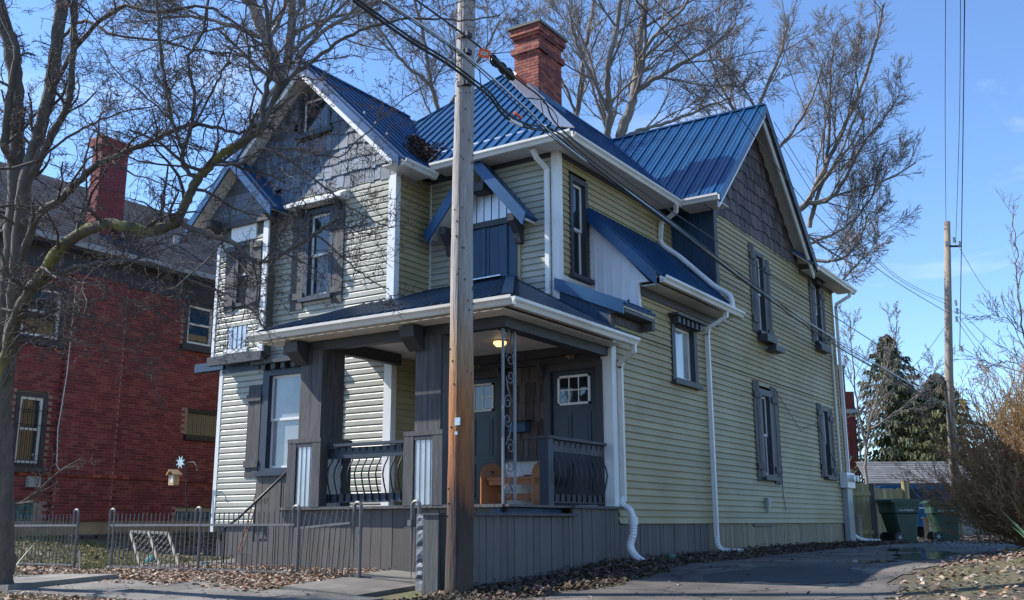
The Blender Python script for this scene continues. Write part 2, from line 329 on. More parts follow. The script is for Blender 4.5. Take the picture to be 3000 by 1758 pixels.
# ------------------------------------------------------------------ the house
H = empty('house', (-10.5, 18, -.55), 'two-storey house in olive vinyl siding with blue metal roof and grey porch', 'house')
EXP = .107
def lap_mesh():
    return MB().add([(-.5, -.030, 0), (.5, -.030, 0), (.5, -.030, .010), (-.5, -.030, .010), (-.5, -.003, EXP+.004), (.5, -.003, EXP+.004), (-.5, 0, 0), (.5, 0, 0)],
                    [(0, 1, 2, 3), (3, 2, 5, 4), (6, 7, 1, 0)]).mesh('lap')
LAP = lap_mesh(); LAP.materials.append(M['siding'])
LAPF = MB().add([(-.5, -.031, 0), (.5, -.031, 0), (.5, -.027, .070), (-.5, -.027, .070), (-.5, -.003, EXP+.003), (.5, -.003, EXP+.003), (-.5, 0, 0), (.5, 0, 0)], [(0, 1, 2, 3), (3, 2, 5, 4), (6, 7, 1, 0)]).mesh('dutch_lap'); LAPF.materials.append(M['frontsiding'])
def siding(part, wl, u0, u1, z0, z1, openings=(), clip=None, me=LAP, maxlen=3.7):
    z = z0; row = 0
    while z < z1-.02:
        a, b = u0, u1
        if clip: a, b = clip(z+EXP*.5, a, b)
        segs = [(a, b)]
        for (p, q, s, t) in openings:
            if z+EXP > s+.03 and z < t-.03:
                ns = []
                for (c, d) in segs:
                    if q <= c or p >= d: ns.append((c, d)); continue
                    if p-c > .02: ns.append((c, p))
                    if d-q > .02: ns.append((q, d))
                segs = ns
        for (c, d) in segs:
            if d-c < .03: continue
            cuts = [c]
            x = c+(maxlen*(.55 if row % 2 else 1.) if d-c > maxlen else 99)
            while x < d-.5: cuts.append(x); x += maxlen
            cuts.append(d)
            for e0, e1 in zip(cuts[:-1], cuts[1:]):
                o = bpy.data.objects.new('siding_board', me)
                P = wl.P((e0+e1)/2, .0, z)
                link(o, part, Matrix.Translation(P) @ wl.rot().to_4x4() @ Matrix.Diagonal((e1-e0-(.002 if e1 < d else 0), 1, min(1, (z1-z)/EXP), 1)))
        z += EXP; row += 1
def wallpart(name, wl, poly, depth=.06):                    # backing wall; poly in (u, z)
    P = [wl.P(u, -.14, z) for u, z in poly]; off = Vector(wl.P(0, -depth, 0))-Vector(wl.P(0, 0, 0))
    return MB().prism(P, off).build(name, M['backing'], H)
XR, YD, XU, YG, XW = -7.0, 13.4, -7.9, 12.44, -10.54
wR, wD, wU, wG, wW = Wall('x', XR), Wall('y', YD), Wall('x', XU), Wall('y', YG), Wall('x', XW)
YB = 25.9
# openings (u0,u1,z0,z1)
oR = [(15.62, 16.66, 2.40, 3.50), (20.02, 20.62, 3.95, 5.72), (24.18, 24.78, 4.35, 5.92), (19.84, 20.56, .92, 2.72), (24.16, 24.76, 1.08, 2.76)]
oU = [(13.74, 14.34, 4.0, 5.72)]
oG = [(-13.50, -11.98, .90, 2.72), (-12.60, -11.92, 3.90, 5.55)]
pR = wallpart('side_wall', wR, [(YD, 0), (YB, 0), (YB, 6.0), (23.1, 6.05), (20.25, 8.78), (17.87, 6.5), (17.87, 3.6), (14.42, 3.6), (14.42, 3.3), (YD, 3.0)])
siding(pR, wR, YD+.11, YB-.08, 0, 2.95, oR); 
siding(pR, wR, YD+.02, YB-.08, 2.96, 3.39, oR)
siding(pR, wR, 14.46, YB-.08, 3.39, 3.80, oR)
siding(pR, wR, 17.98, YB-.08, 3.81, 6.12, oR, clip=lambda z, a, b: (a, b if z < 6.0 else 23.2))
pU = wallpart('upper_side_wall', wU, [(YD, 3.2), (17.9, 3.2), (17.9, 6.12), (YD, 6.12)])
siding(pU, wU, YD+.10, 17.86, 3.65, 6.0, oU)
pD = wallpart('upper_front_wall', wD, [(XW, 2.75), (XU, 2.75), (XU, 6.12), (XW, 6.12)])
siding(pD, wD, XW+.02, XU-.10, 3.3, 6.05, [(-10.03, -8.62, 3.2, 4.98)], me=LAPF)
pG = wallpart('front_gable_wall', wG, [(-14.62, 0), (XW-.02, 0), (XW-.02, 6.0), (-12.6, 8.12), (-14.62, 6.0)])
siding(pG, wG, -14.60, XW-.13, 0, 3.05, oG, me=LAPF); siding(pG, wG, -13.4, XW-.13, 3.05, 5.87, oG, me=LAPF)
pW = wallpart('gable_return_wall', wW, [(YG+.01, .2), (YD, .2), (YD, 6.1), (YG+.01, 6.1)])
siding(pW, wW, YG+.10, YD-.03, .24, 5.95)
MB().box(-14.62, -14.5, YG+.13, 26, 0, 5.9).build('far_side_wall', M['siding'], H)
MB().box(-14.5, XR-.12, YB-.12, YB, 0, 6).build('rear_wall', M['siding'], H)
MB().box(-14.4, -10.8, 13.6, 13.7, 0, 5.9).build('inner_wall', M['backing'], H)
# corner boards
cb = node('corner_trim', H)
for nm, wl, u0, u1, z0, z1 in (('corner_board', wD, XU-.10, XU+.03, 3.5, 6.05), ('corner_board', wG, XW-.13, XW+.03, .24, 2.78), ('corner_board', wG, XW-.13, XW+.03, 3.5, 5.85),
                              ('corner_board', wG, -14.68, -14.59, -.12, 2.92), ('corner_board', wD, XR-.16, XR+.03, .24, 2.62)):
    wl.box(nm, cb, M['white'], u0, u1, .0, .035, z0, z1)
for wl, u0, u1, z0, z1 in ((wU, YD-.03, YD+.10, 3.72, 6.05), (wW, YG-.03, YG+.09, .24, 2.78), (wW, YG-.03, YG+.09, 3.5, 5.95), (wR, YD-.03, YD+.11, .24, 2.75), (wR, YB-.1, YB+.02, .0, 6.0)):
    wl.box('corner_board', cb, M['white'] if wl is not wR or u0 < 20 else M['siding'], u0, u1, .0, .034, z0, z1)
wD.box('inside_corner_trim', cb, M['white'], XW, XW+.05, 0, .03, 3.6, 6.0)
wR.box('corner_board', cb, M['dark'], 17.80, 17.96, .0, .045, 4.25, 6.1)
# frieze boards under the eaves
fz = node('frieze', H)
wD.box('frieze_board', fz, M['dark'], XW+.03, XU-.1, 0, .05, 5.93, 6.1); wU.box('frieze_board', fz, M['dark'], YD+.1, 17.85, 0, .05, 5.93, 6.1)
wR.box('frieze_board', fz, M['dark'], 23.2, YB, 0, .05, 5.86, 6.0); wR.box('frieze_board', fz, M['dark'], 14.46, 17.8, 0, .05, 3.66, 3.82)

# ---------------- windows
def window(wl, u0, u1, z0, z1, cas=.11, out=.05, frame='dark', pane='glass', lower=None, sill=.07, white=.045, hood=None, meet=.5, deep=.10, label=None, split=True):
    mb = MB()
    for a in ((u0, u0+cas, z0, z1), (u1-cas, u1, z0, z1), (u0+cas, u1-cas, z1-cas, z1), (u0+cas, u1-cas, z0, z0+cas*.4)):
        wl.mbox(mb, a[0], a[1], -deep, out, a[2], a[3])
    w = mb.build('window', M[frame], H)
    if label: w['label'] = label
    a, b, c, d = u0+cas, u1-cas, z0+cas*.4, z1-cas
    mid = c+(d-c)*meet
    for k, (s, t, off, mt) in enumerate(((mid-.02, d, -.035, pane), (c, mid+.02, -.06, lower or pane)) if split else ((c, d, -.05, pane),)):
        mb = MB()
        for q in ((a, a+white, s, t), (b-white, b, s, t), (a+white, b-white, t-white, t), (a+white, b-white, s, s+white)):
            wl.mbox(mb, q[0], q[1], off-.03, off, q[2], q[3])
        sa = mb.build('sash', M['white'], w)
        wl.box('pane', w, M[mt], a+white, b-white, off-.02, off-.014, s+white, t-white)
    wl.box('sill', w, M[frame], u0-.05, u1+.05, 0, out+sill, z0-.07, z0)
    if hood:
        wl.box('hood', w, M[hood], u0-.1, u1+.1, 0, .17, z1, z1+.06)
    return w
def shutter(wl, u0, u1, z0, z1, mt='grey', n=2):
    s = node('shutter', H); w = (u1-u0)/n
    for i in range(n):
        wl.box('board', s, M[mt], u0+i*w+.004, u0+(i+1)*w-.004, .012, .045+.006*(i % 2), z0+rng.uniform(-.015, .015), z1+rng.uniform(-.015, .015))
    for zz in (z0+.20*(z1-z0)*.7, z1-.2*(z1-z0)*.7): wl.box('batten', s, M[mt], u0-.01, u1+.01, .052, .075, zz-.06, zz+.06)
window(wR, 15.60, 16.68, 2.40, 3.50, pane='curtain', split=False, label='side window with pale curtain under bracketed hood', cas=.13)
w_ = node('window_hood', H); wR.box('hood_board', w_, M['dark'], 15.50, 16.82, .0, .22, 3.50, 3.54)
for i in range(6): wR.box('dentil', w_, M['dark'], 15.62+i*.19, 15.72+i*.19, .055, .17, 3.38, 3.497)
window(wR, 20.02, 20.62, 3.95, 5.72, cas=.10, deep=.12); shutter(wR, 19.72, 20.02, 3.90, 5.80); shutter(wR, 20.62, 20.94, 3.74, 5.66)
wR.box('window_box', H, M['dark'], 20.0, 20.62, .02, .24, 3.72, 3.87); wR.box('window_box', H, M['dark'], 20.45, 21.02, .08, .26, 3.58, 3.70)
window(wR, 24.18, 24.78, 4.35, 5.92, cas=.09, deep=.12); shutter(wR, 23.88, 24.18, 4.30, 5.95); shutter(wR, 24.78, 25.08, 4.25, 5.80)
for i in range(5): wR.box('dentil', w_, M['dark'], 24.18+i*.12, 24.26+i*.12, .055, .16, 5.80, 5.93)
wR.box('hood_board', w_, M['dark'], 24.12, 24.85, .0, .2, 5.93, 5.97); wR.box('window_box', H, M['dark'], 24.1, 24.85, .02, .18, 4.12, 4.26)
window(wR, 19.84, 20.56, .92, 2.72, cas=.13, deep=.12); shutter(wR, 19.50, 19.84, .83, 2.85); shutter(wR, 20.56, 20.92, .80, 2.82)
window(wR, 24.16, 24.76, 1.08, 2.76, cas=.10, deep=.12); shutter(wR, 23.84, 24.16, 1.05, 2.82); shutter(wR, 24.76, 25.08, 1.0, 2.74)
window(wU, 13.74, 14.34, 4.0, 5.72, cas=.09, deep=.1)
wU.box('window_apron', H, M['white'], YD+.11, 14.40, 0, .03, 3.66, 3.92)
window(wG, -13.50, -11.98, .90, 2.76, cas=.16, frame='bluedark', pane='blind', meet=.52, label='wide front window with white blinds behind the porch pillar')
w_ = node('window_hood', H); wG.box('hood_board', w_, M['dark'], -13.66, -11.84, 0, .22, 2.80, 2.86)
for i in range(6): wG.box('dentil', w_, M['dark'], -13.45+i*.25, -13.35+i*.25, .06, .16, 2.70, 2.80)
shutter(wG, -13.86, -13.52, .82, 2.46); shutter(wG, -11.94, -11.56, .82, 2.46)
window(wG, -12.60, -11.92, 3.92, 5.55, cas=.09, frame='bluedark', pane='glass'); shutter(wG, -12.92, -12.60, 3.72, 5.52); shutter(wG, -11.92, -11.66, 3.74, 5.56)
w_ = node('window_hood', H); MB().prism([wG.P(-12.98, 0, 5.80), wG.P(-12.98, .26, 5.66), wG.P(-12.98, .26, 5.60), wG.P(-12.98, 0, 5.60)], (1.40, 0, 0)).build('hood_board', M['white'], w_)
for uu in (-12.74, -11.80): MB().prism([wG.P(uu, 0, 5.6), wG.P(uu, .2, 5.6), wG.P(uu, 0, 5.36)], (.08, 0, 0)).build('bracket', M['dark'], w_)

# ---------------- shingles of the gables
def shingles(part, wl, z0, z1, rng_u, mt, course=.30, wmin=.11, wmax=.24, out=.02, skip=None):
    z = z0; k = 0
    while z < z1:
        a, b = rng_u(z)
        u = a-rng.uniform(0, .08)
        while u < b:
            w = rng.uniform(wmin, wmax); e = min(u+w, b); s = max(u, a)
            if e-s > .03 and not (skip and skip((s+e)/2, z+course/2)):
                lo = z-rng.uniform(0, .06); t = out+rng.uniform(0, .018)
                lim = min(z1+.02, z+course+.03)
                c = wl.P((s+e)/2, t/2+.004, (lo+lim)/2)
                tilt = Matrix.Rotation(rng.uniform(-.012, .012), 3, Vector((0, 1, 0)) if wl.ax == 'y' else Vector((1, 0, 0)))
                lean = Matrix.Rotation(-.07, 3, 'X') if wl.ax == 'y' else Matrix.Rotation(-.07, 3, 'Y')
                d = (e-s-.012, .016, lim-lo) if wl.ax == 'y' else (.016, e-s-.012, lim-lo)
                piece('shingle', part, M[mt], c, d, tilt @ lean)
            u += w
        z += course; k += 1
def gab(z): h = (8.18-z)/.97; return (max(-12.6-h, -14.6) if z > 5.95 else -13.3, min(-12.6+h, XW))
shingles(pG, wG, 5.86, 7.9, gab, 'shingle', course=.26, skip=lambda u, z: -12.98 < u < -12.05 and 7.0 < z < 7.9)
shingles(pR, wR, 6.02, 8.5, lambda z: (20.25-(8.75-z)/.95, 20.25+(8.75-z)/.95), 'shinglebrown', course=.27)
aw = window(wG, -12.92, -12.10, 7.08, 7.84, cas=.07, frame='bluedark', pane='glass', split=False, out=.05, sill=.01)

# ---------------- roofs
def roof(name, poly, minor=0, sp=.23, rw=.036, rh=.028, th=.05, soffit=True, eave=None):
    P = [Vector(p) for p in poly]; nrm = (P[1]-P[0]).cross(P[2]-P[0]).normalized()
    if nrm.z < 0: P.reverse(); nrm = -nrm
    mt = M['oldroof'] if name == 'porch_roof' else M['roof']
    mb = MB(); mb.prism(P, nrm*th); ro = mb.build(name, mt, H)
    if soffit:
        c = sum(P, Vector())/len(P)
        MB().prism([p+(c-p)*.012-nrm*.004 for p in P], -nrm*.02).build('soffit', M['soffit'], ro)
    up = Vector((0, 0, 1)); v = (up-nrm*up.dot(nrm)).normalized(); u = v.cross(nrm).normalized(); o = P[0]
    q = [((p-o).dot(u), (p-o).dot(v)) for p in P]; us = [a for a, b in q]
    k = min(us)+sp*.5; rot = Matrix((u, v, nrm)).transposed()
    while k < max(us):
        hits = []
        for (a, b), (c, d) in zip(q, q[1:]+q[:1]):
            if (a-k)*(c-k) < 0: hits.append(b+(d-b)*(k-a)/(c-a))
        if len(hits) >= 2 and max(hits)-min(hits) > .08:
            lo, hi = min(hits), max(hits)
            piece('roof_rib', ro, mt, o+u*k+v*(lo+hi)/2+nrm*(th+rh/2), (rw, hi-lo+.01, rh), rot)
            for j_ in range(minor):
                kk = k+sp*(j_+1)/(minor+1); hh_ = [b+(d-b)*(kk-a)/(c-a) for (a, b), (c, d) in zip(q, q[1:]+q[:1]) if (a-kk)*(c-kk) < 0]
                if len(hh_) >= 2: piece('minor_rib', ro, mt, o+u*kk+v*(min(hh_)+max(hh_))/2+nrm*(th+.004), (.014, max(hh_)-min(hh_), .010), rot)
        k += sp
    return ro
PK = (-10.8, 16.3, 9.27)
ER, EF, EZ = -7.45, 12.95, 6.08
roof('roof', [(ER, EF, EZ), PK, (-12.21, 14.89, 7.93), (-10.30, EF, EZ)])['label'] = 'sunlit front hip of the main roof'
roof('roof', [(ER, EF, EZ), (ER, 17.22, EZ), (-10.49, 20.25, 8.97), (-10.8, 20.6, 9.27), PK], sp=.23)
roof('roof', [PK, (-12.21, 14.89, 7.93), (-14.9, 17.0, 5.37), (-14.9, 26.3, 5.37), (-10.8, 23.5, 9.27)], sp=.5)
roof('roof', [(-12.6, 12.02, 8.30), (-10.15, 12.02, 5.92), (-10.15, 12.80, 5.92), (-12.21, 14.89, 7.93), (-12.6, 16.6, 8.30)])
roof('roof', [(-12.6, 12.02, 8.30), (-15.05, 12.02, 5.92), (-15.05, 17.5, 5.92), (-12.6, 17.5, 8.30)])
roof('roof', [(-6.6, 17.22, 6.09), (-6.6, 20.25, 8.97), (-10.49, 20.25, 8.97), (-7.45, 17.22, 6.09)], sp=.30, rw=.05, minor=2)['label'] = 'front slope of the side gable roof'
roof('roof', [(-6.6, 20.25, 8.97), (-6.6, 23.28, 6.09), (-7.45, 23.28, 6.09), (-10.49, 20.25, 8.97)], sp=.5)
roof('roof', [(-6.6, 22.95, 6.0), (-6.6, 26.4, 6.0), (-10.8, 23.5, 9.27), (-10.8, 20.6, 9.27)], sp=.5)
roof('roof', [(-6.6, 26.4, 6.0), (-14.9, 26.4, 6.0), (-10.8, 23.5, 9.27)], sp=.8)
roof('roof', [(-7.93, 14.30, 5.27), (-6.60, 14.30, 3.90), (-6.60, 17.86, 3.90), (-7.93, 17.86, 5.27)], sp=.16)['label'] = 'steep shed roof over the side bump-out'
roof('roof', [(-7.93, 13.34, 3.78), (-6.72, 13.34, 3.25), (-6.72, 14.44, 3.25), (-7.93, 14.44, 3.78)], sp=.2)
# bay roof (small gable at the left) and porch roof
roof('roof', [(-14.10, 11.88, 6.66), (-12.98, 11.88, 5.54), (-12.98, 12.44, 5.54), (-14.10, 12.44, 6.66)], sp=.2)
roof('roof', [(-14.10, 11.88, 6.66), (-15.22, 11.88, 5.54), (-15.22, 12.9, 5.54), (-14.10, 12.9, 6.66)], sp=.2)
roof('porch_roof', [(-11.25, 10.12, 2.75), (-6.72, 10.12, 2.75), (-8.82, 13.40, 3.94), (XW, 13.40, 3.94), (XW, 12.44, 3.592), (-11.25, 12.44, 3.592)], sp=.19, soffit=False)['label'] = 'low front slope of the porch roof'
roof('porch_roof', [(-6.72, 10.12, 2.75), (-6.72, 13.52, 2.75), (-7.0, 13.42, 2.91), (-8.82, 13.40, 3.94)], sp=.19, soffit=False)
# ridge caps, rakes and hip flashing
cp = node('roof_trim', H)
def capbar(nm, a, b, w=.16, h=.035, mt='roof', lift=.06):
    MB().bar(Vector(a)+Vector((0, 0, lift)), Vector(b)+Vector((0, 0, lift)), w, h).build(nm, M[mt], cp)
capbar('ridge_cap', (-12.6, 12.0, 8.30), (-12.6, 15.2, 8.30)); capbar('ridge_cap', (-6.58, 20.25, 8.97), (-10.49, 20.25, 8.97))
capbar('ridge_cap', PK, (-10.8, 23.5, 9.27)); capbar('ridge_cap', PK, (-12.21, 14.89, 7.93), w=.14)
capbar('hip_flashing', (-7.50, 13.0, 6.13), (-8.9, 14.4, 7.46), w=.30, h=.012, mt='flash', lift=.085)
capbar('hip_flashing', (-8.95, 14.45, 7.51), (-10.65, 16.15, 9.13), w=.36, h=.012, mt='flash', lift=.10)
capbar('porch_hip_cap', (-6.74, 10.15, 2.76), (-8.82, 13.38, 3.95), w=.14, mt='oldroof'); capbar('ridge_flashing', (-8.9, 13.30, 3.96), (-9.9, 13.33, 3.96), w=.20, h=.02, mt='flash', lift=.05)
MB().bar((-7.9, 13.32, 6.46), (-10.2, 13.32, 6.46), .10, .02).build('snow_rail', M['flash'], cp)
def rake(a, b, h=.17, t=.04, mt='roof', drop=.02):          # fascia along a sloping edge
    a = Vector(a); b = Vector(b); MB().prism([a+Vector((0, 0, .07)), b+Vector((0, 0, .07)), b-Vector((0, 0, h)), a-Vector((0, 0, h))], Vector((0, -t, 0)) if abs(a.y-b.y) < .01 else Vector((t, 0, 0))).build('rake_board', M[mt], cp)
rake((-12.6, 12.02, 8.30), (-10.12, 12.02, 5.89), .10); rake((-12.6, 12.02, 8.30), (-15.08, 12.02, 5.89), .10)
rake((-12.6, 12.06, 8.22), (-10.3, 12.06, 5.99), .14, mt='white', t=.03); rake((-12.6, 12.06, 8.22), (-14.4, 12.06, 6.47), .14, mt='white', t=.03)
rake((-14.1, 11.88, 6.66), (-12.95, 11.88, 5.51), .12); rake((-14.1, 11.88, 6.66), (-15.25, 11.88, 5.51), .12)
rake((-6.6, 20.25, 8.97), (-6.6, 17.2, 6.07), .13); rake((-6.6, 20.25, 8.97), (-6.6, 23.3, 6.07), .22, mt='black'); rake((-6.63, 20.25, 8.88), (-6.63, 17.2, 5.98), .14, mt='white'); 
rake((-6.68, 20.25, 8.80), (-6.68, 23.3, 5.9), .2, mt='white')
rake((-7.93, 14.30, 5.27), (-6.60, 14.30, 3.90), .16); rake((-7.93, 13.34, 3.78), (-6.72, 13.34, 3.25), .13); 
rake((-11.25, 10.14, 2.75), (-11.25, 12.44, 3.59), .06)
# soffit boxes under the level eaves
sf = node('soffit', H)
def soff(x0, x1, y0, y1, z, along='x'):
    n_ = max(1, int((x1-x0 if along == 'x' else y1-y0)/.30))
    for i in range(n_):
        a = (x0+(x1-x0)*i/n_+.003, x0+(x1-x0)*(i+1)/n_-.003, y0, y1) if along == 'x' else (x0, x1, y0+(y1-y0)*i/n_+.003, y0+(y1-y0)*(i+1)/n_-.003)
        pbox('soffit_panel', sf, M['soffit'], a[0], a[1], a[2], a[3], z-.02, z)
soff(-10.15, ER, 13.0, YD-.05, 6.03); soff(XU+.05, ER-.03, 13.0, 17.2, 6.03, 'y'); soff(XR+.05, -6.64, 23.3, 26.4, 5.96, 'y')
soff(XR+.05, -6.66, 14.46, 17.8, 3.82, 'y'); soff(-10.54, -10.2, 12.06, 12.95, 5.90, 'y'); soff(-7.45, -6.66, 17.25, 17.86, 6.04)
soff(-11.2, -6.8, 10.16, 10.50, 2.66); soff(-7.02, -6.80, 10.5, 13.38, 2.66, 'y')

# ---------------- gutters and downspouts
GP = [(0, 0), (.075, 0), (.095, .045), (.125, .075), (.125, .115), (.110, .115), (.110, .085), (.082, .055), (.068, .012), (.012, .012), (.012, .115), (0, .115)]
def gutter(a, b, out, parent=None, label=None):
    a = Vector(a); b = Vector(b); o = Vector(out)
    P = [a+o*p+Vector((0, 0, q)) for p, q in GP]
    gt = MB().prism(P, b-a).build('gutter', M['gutter'], H)
    return gt
gutter((-10.12, EF-.02, 5.97), (ER+.13, EF-.02, 5.97), (0, -1, 0)); gutter((ER+.02, EF+.02, 5.97), (ER+.02, 17.2, 5.97), (1, 0, 0))
gutter((-7.45, 17.20, 5.98), (-6.58, 17.20, 5.98), (0, -1, 0)); gutter((-6.58, 23.3, 5.90), (-6.58, 26.45, 5.90), (1, 0, 0))
gutter((-6.58, 14.36, 3.80), (-6.58, 17.9, 3.80), (1, 0, 0)); gutter((-10.13, 12.06, 5.82), (-10.13, 12.95, 5.82), (1, 0, 0))
gutter((-11.28, 10.10, 2.65), (-6.58, 10.10, 2.65), (0, -1, 0)); gutter((-6.70, 10.08, 2.65), (-6.70, 13.58, 2.65), (1, 0, 0))
def rectspout(pts, w=.075, h=.06, mt='white'):
    mb = MB()
    for a, b in zip(pts[:-1], pts[1:]):
        a = Vector(a); b = Vector(b); d = (b-a).normalized(); mb.bar(a-d*.012, b+d*.012, w, h, up=(0, 1, 0) if abs(d.z) > .5 else (0, 0, 1))
    return mb.build('downspout', M[mt], H)
def flexpipe(pts, r=.055, parent=None, mt='plastic'):
    # smooth path, ringed
    pts = [Vector(p) for p in pts]; path = []
    for i in range(len(pts)-1):
        p0 = pts[max(i-1, 0)]; p1 = pts[i]; p2 = pts[i+1]; p3 = pts[min(i+2, len(pts)-1)]
        for k in range(16):
            t = k/16; path.append(.5*((2*p1)+(-p0+p2)*t+(2*p0-5*p1+4*p2-p3)*t*t+(-p0+3*p1-3*p2+p3)*t**3))
    path.append(pts[-1])
    L = [0]
    for a, b in zip(path[:-1], path[1:]): L.append(L[-1]+(b-a).length)
    n_ = int(L[-1]/.011); q = []; j = 0
    for i in range(n_+1):
        s = L[-1]*i/n_
        while j < len(L)-2 and L[j+1] < s: j += 1
        t = (s-L[j])/max(1e-6, L[j+1]-L[j]); q.append(path[j].lerp(path[j+1], t))
    return MB().tube(q, [r*(1 if (i//2) % 2 else .90) for i in range(n_+1)], 14).build('corrugated_pipe', M[mt], parent, smooth=True)
d = rectspout([(-8.12, 12.98, 5.97), (-8.12, 13.10, 5.86), (-8.06, 13.33, 5.72), (-8.06, 13.33, 3.62), (-8.10, 13.20, 3.52)])
MB().box(-8.16, -8.04, 13.14, 13.22, 3.48, 3.56).build('spout_end', M['black'], d)
d = rectspout([(-7.36, 16.95, 5.97), (-7.42, 17.05, 5.85), (-7.80, 17.2, 5.72), (-7.84, 17.2, 5.30)])
flexpipe([(-7.84, 17.2, 5.38), (-7.76, 17.2, 5.25), (-7.50, 17.28, 5.03), (-7.18, 17.38, 4.70), (-6.86, 17.42, 4.38), (-6.64, 17.40, 4.22), (-6.53, 17.38, 4.10), (-6.51, 17.37, 3.88)], parent=d)
d = rectspout([(-6.55, 17.15, 3.80), (-6.56, 17.15, 3.70), (-6.88, 17.08, 3.52), (-6.91, 17.08, 3.40), (-6.91, 17.08, -.28)])
flexpipe([(-6.91, 17.08, -.22), (-6.90, 17.09, -.38), (-6.82, 17.18, -.47), (-6.60, 17.5, -.49)], .052, d)
d = rectspout([(-6.55, 26.1, 5.9), (-6.57, 26.1, 5.8), (-6.88, 25.98, 5.6), (-6.91, 25.98, 5.5), (-6.91, 25.98, -.15)])
flexpipe([(-6.91, 25.98, -.1), (-6.88, 26.0, -.3), (-6.7, 26.2, -.42), (-6.4, 26.5, -.44)], .05, d)
d = rectspout([(-6.66, 13.50, 2.65), (-6.66, 13.50, 2.55), (-6.90, 13.56, 2.42), (-6.93, 13.56, 2.34), (-6.93, 13.56, .34)], w=.085, mt='gutter')
flexpipe([(-6.93, 13.56, .40), (-6.93, 13.54, .28), (-6.80, 13.50, .20), (-6.75, 13.50, .08)], .05, d)
flexpipe([(-6.75, 13.50, .02), (-6.76, 13.5, -.15), (-6.80, 13.48, -.32), (-6.70, 13.42, -.46), (-6.52, 13.35, -.55)], .062, d)
MB().tube([(-6.75, 13.5, .10), (-6.75, 13.5, -.02)], [.075, .070], 16).build('pipe_adapter', M['plastic'], d)

# ---------------- white metal end wall of the shed, blue walls, bay
wT = Wall('y', 14.42)
wt = MB().prism([wT.P(u, 0, z) for u, z in ((-7.88, 3.84), (-6.98, 3.44), (-6.98, 3.86), (-6.80, 3.86), (-7.88, 5.10))], (0, .08, 0)).build('shed_end_wall', M['whitemetal'], H)
for i, u in enumerate((-7.78, -7.62, -7.46, -7.30, -7.14)):
    top = 5.10-(u+7.88)*1.148; bot = 3.84-(u+7.88)*.444
    wT.box('metal_rib', wt, M['whitemetal'], u-.012, u+.012, -.002, .014, bot+.01, top-.02)
wT.box('corner_board', wt, M['white'], -7.02, -6.97, -.03, .02, 3.44, 3.86)
bw = node('blue_boarded_wall', H)
for i in range(5):
    u0 = -7.9+i*.18; zb0 = 2.75+(-6.72-u0)*.57; zt0 = 3.76-(u0+7.93)*.438
    MB().prism([wD.P(u0+.003, 0, zb0-.1), wD.P(u0+.177, 0, zb0-.20), wD.P(u0+.177, 0, zt0-.18), wD.P(u0+.003, 0, zt0-.10)], (0, -.03, 0)).build('board', M['blue'], bw)
wR.box('corner_board', bw, M['grey'], YD-.035, YD+.12, .0, .03, 2.80, 3.24)
MB().prism([(-6.72, 13.36, 3.16), (-6.72, 14.42, 3.16), (-6.98, 14.42, 3.16), (-6.98, 13.36, 3.16)], (0, 0, .05)).build('eave_board', M['dark'], bw)
wR.box('frieze_board', bw, M['grey'], 13.5, 14.45, 0, .05, 3.02, 3.14); wR.box('bracket', bw, M['grey'], 14.36, 14.46, .02, .26, 3.03, 3.15)
wB = Wall('y', 17.87); bb = node('blue_boarded_wall', H)
for i in range(6): wB.box('board', bb, M['blue'], -7.95+i*.16+.003, -7.95+(i+1)*.16-.003, 0, .03+.004*(i % 2), 4.1, 6.06)
MB().box(-7.95, -7.02, 17.875, 17.95, 4.0, 6.1).build('backing', M['backing'], bb)
# dormer over the blue doors
dm = node('dormer', H); AX, AZ, DY = -9.30, 6.02, 13.0
for s in (-1, 1):
    a = Vector((AX, DY, AZ)); b = Vector((AX+s*.98, DY, 4.86)); off = Vector((0, YD-DY, 0)); up = Vector((s*.045, 0, .04))
    MB().prism([a+up, b+up, b-up*.0, a], off).build('dormer_roof', M['roof'], dm)
    MB().prism([a+Vector((0, .02, -.01)), b+Vector((0, .02, -.01)), b+Vector((0, .02, -.045)), a+Vector((0, .02, -.045))], off).build('dormer_soffit', M['soffit'], dm)
    MB().prism([a+up*1.4, b+up*1.4, b+Vector((0, 0, -.15)), a+Vector((0, 0, -.15))], (0, -.03, 0)).build('rake_board', M['roof'], dm)
    MB().prism([Vector((AX+s*.64, 13.36, 4.98)), Vector((AX+s*.64, 13.04, 4.98)), Vector((AX+s*.64, 13.06, 4.86)), Vector((AX+s*.64, 13.22, 4.68)), Vector((AX+s*.64, 13.26, 4.52)), Vector((AX+s*.64, 13.36, 4.52))], (.12*s, 0, 0)).build('bracket', M['dark'], dm)
wd2 = Wall('y', 13.38)
n_ = 17
for i in range(n_):
    u0 = AX-.66+i*1.32/n_; h = .86*(1-abs((u0+.039-AX)/.72))
    if h > .05: wd2.box('corrugated_strip', dm, M['corr'], u0+.004, u0+1.32/n_-.004, 0, .022+.016*(i % 2), 5.02, 5.04+h)
wd2.box('header', dm, M['dark'], AX-.78, AX+.78, 0, .08, 4.92, 5.02); 
MB().box(AX-.14, AX+.14, 13.06, 13.36, 5.50, 5.64).build('peak_block', M['dark'], dm)
for i in range(7):
    u0 = -10.0+i*.195; wd2.box('board', dm, M['blue'], u0+.004, u0+.191, 0, .03+.006*(i % 2), 3.6, 4.92)
for u0 in (-9.34, -8.90): wd2.box('batten', dm, M['blue'], u0, u0+.05, .037, .055, 3.7, 4.92)
wd2.box('frame', dm, M['siding'], -10.06, -10.0, 0, .05, 3.6, 4.95); wd2.box('frame', dm, M['siding'], -8.64, -8.60, 0, .05, 3.6, 4.95)
MB().add([wd2.P(-8.98, .05, 3.6), wd2.P(-8.66, .05, 3.6), wd2.P(-8.66, .05, 3.95), wd2.P(-8.98, .05, 4.12)], [(0, 1, 2, 3)]).build('brace_board', M['blue'], dm)
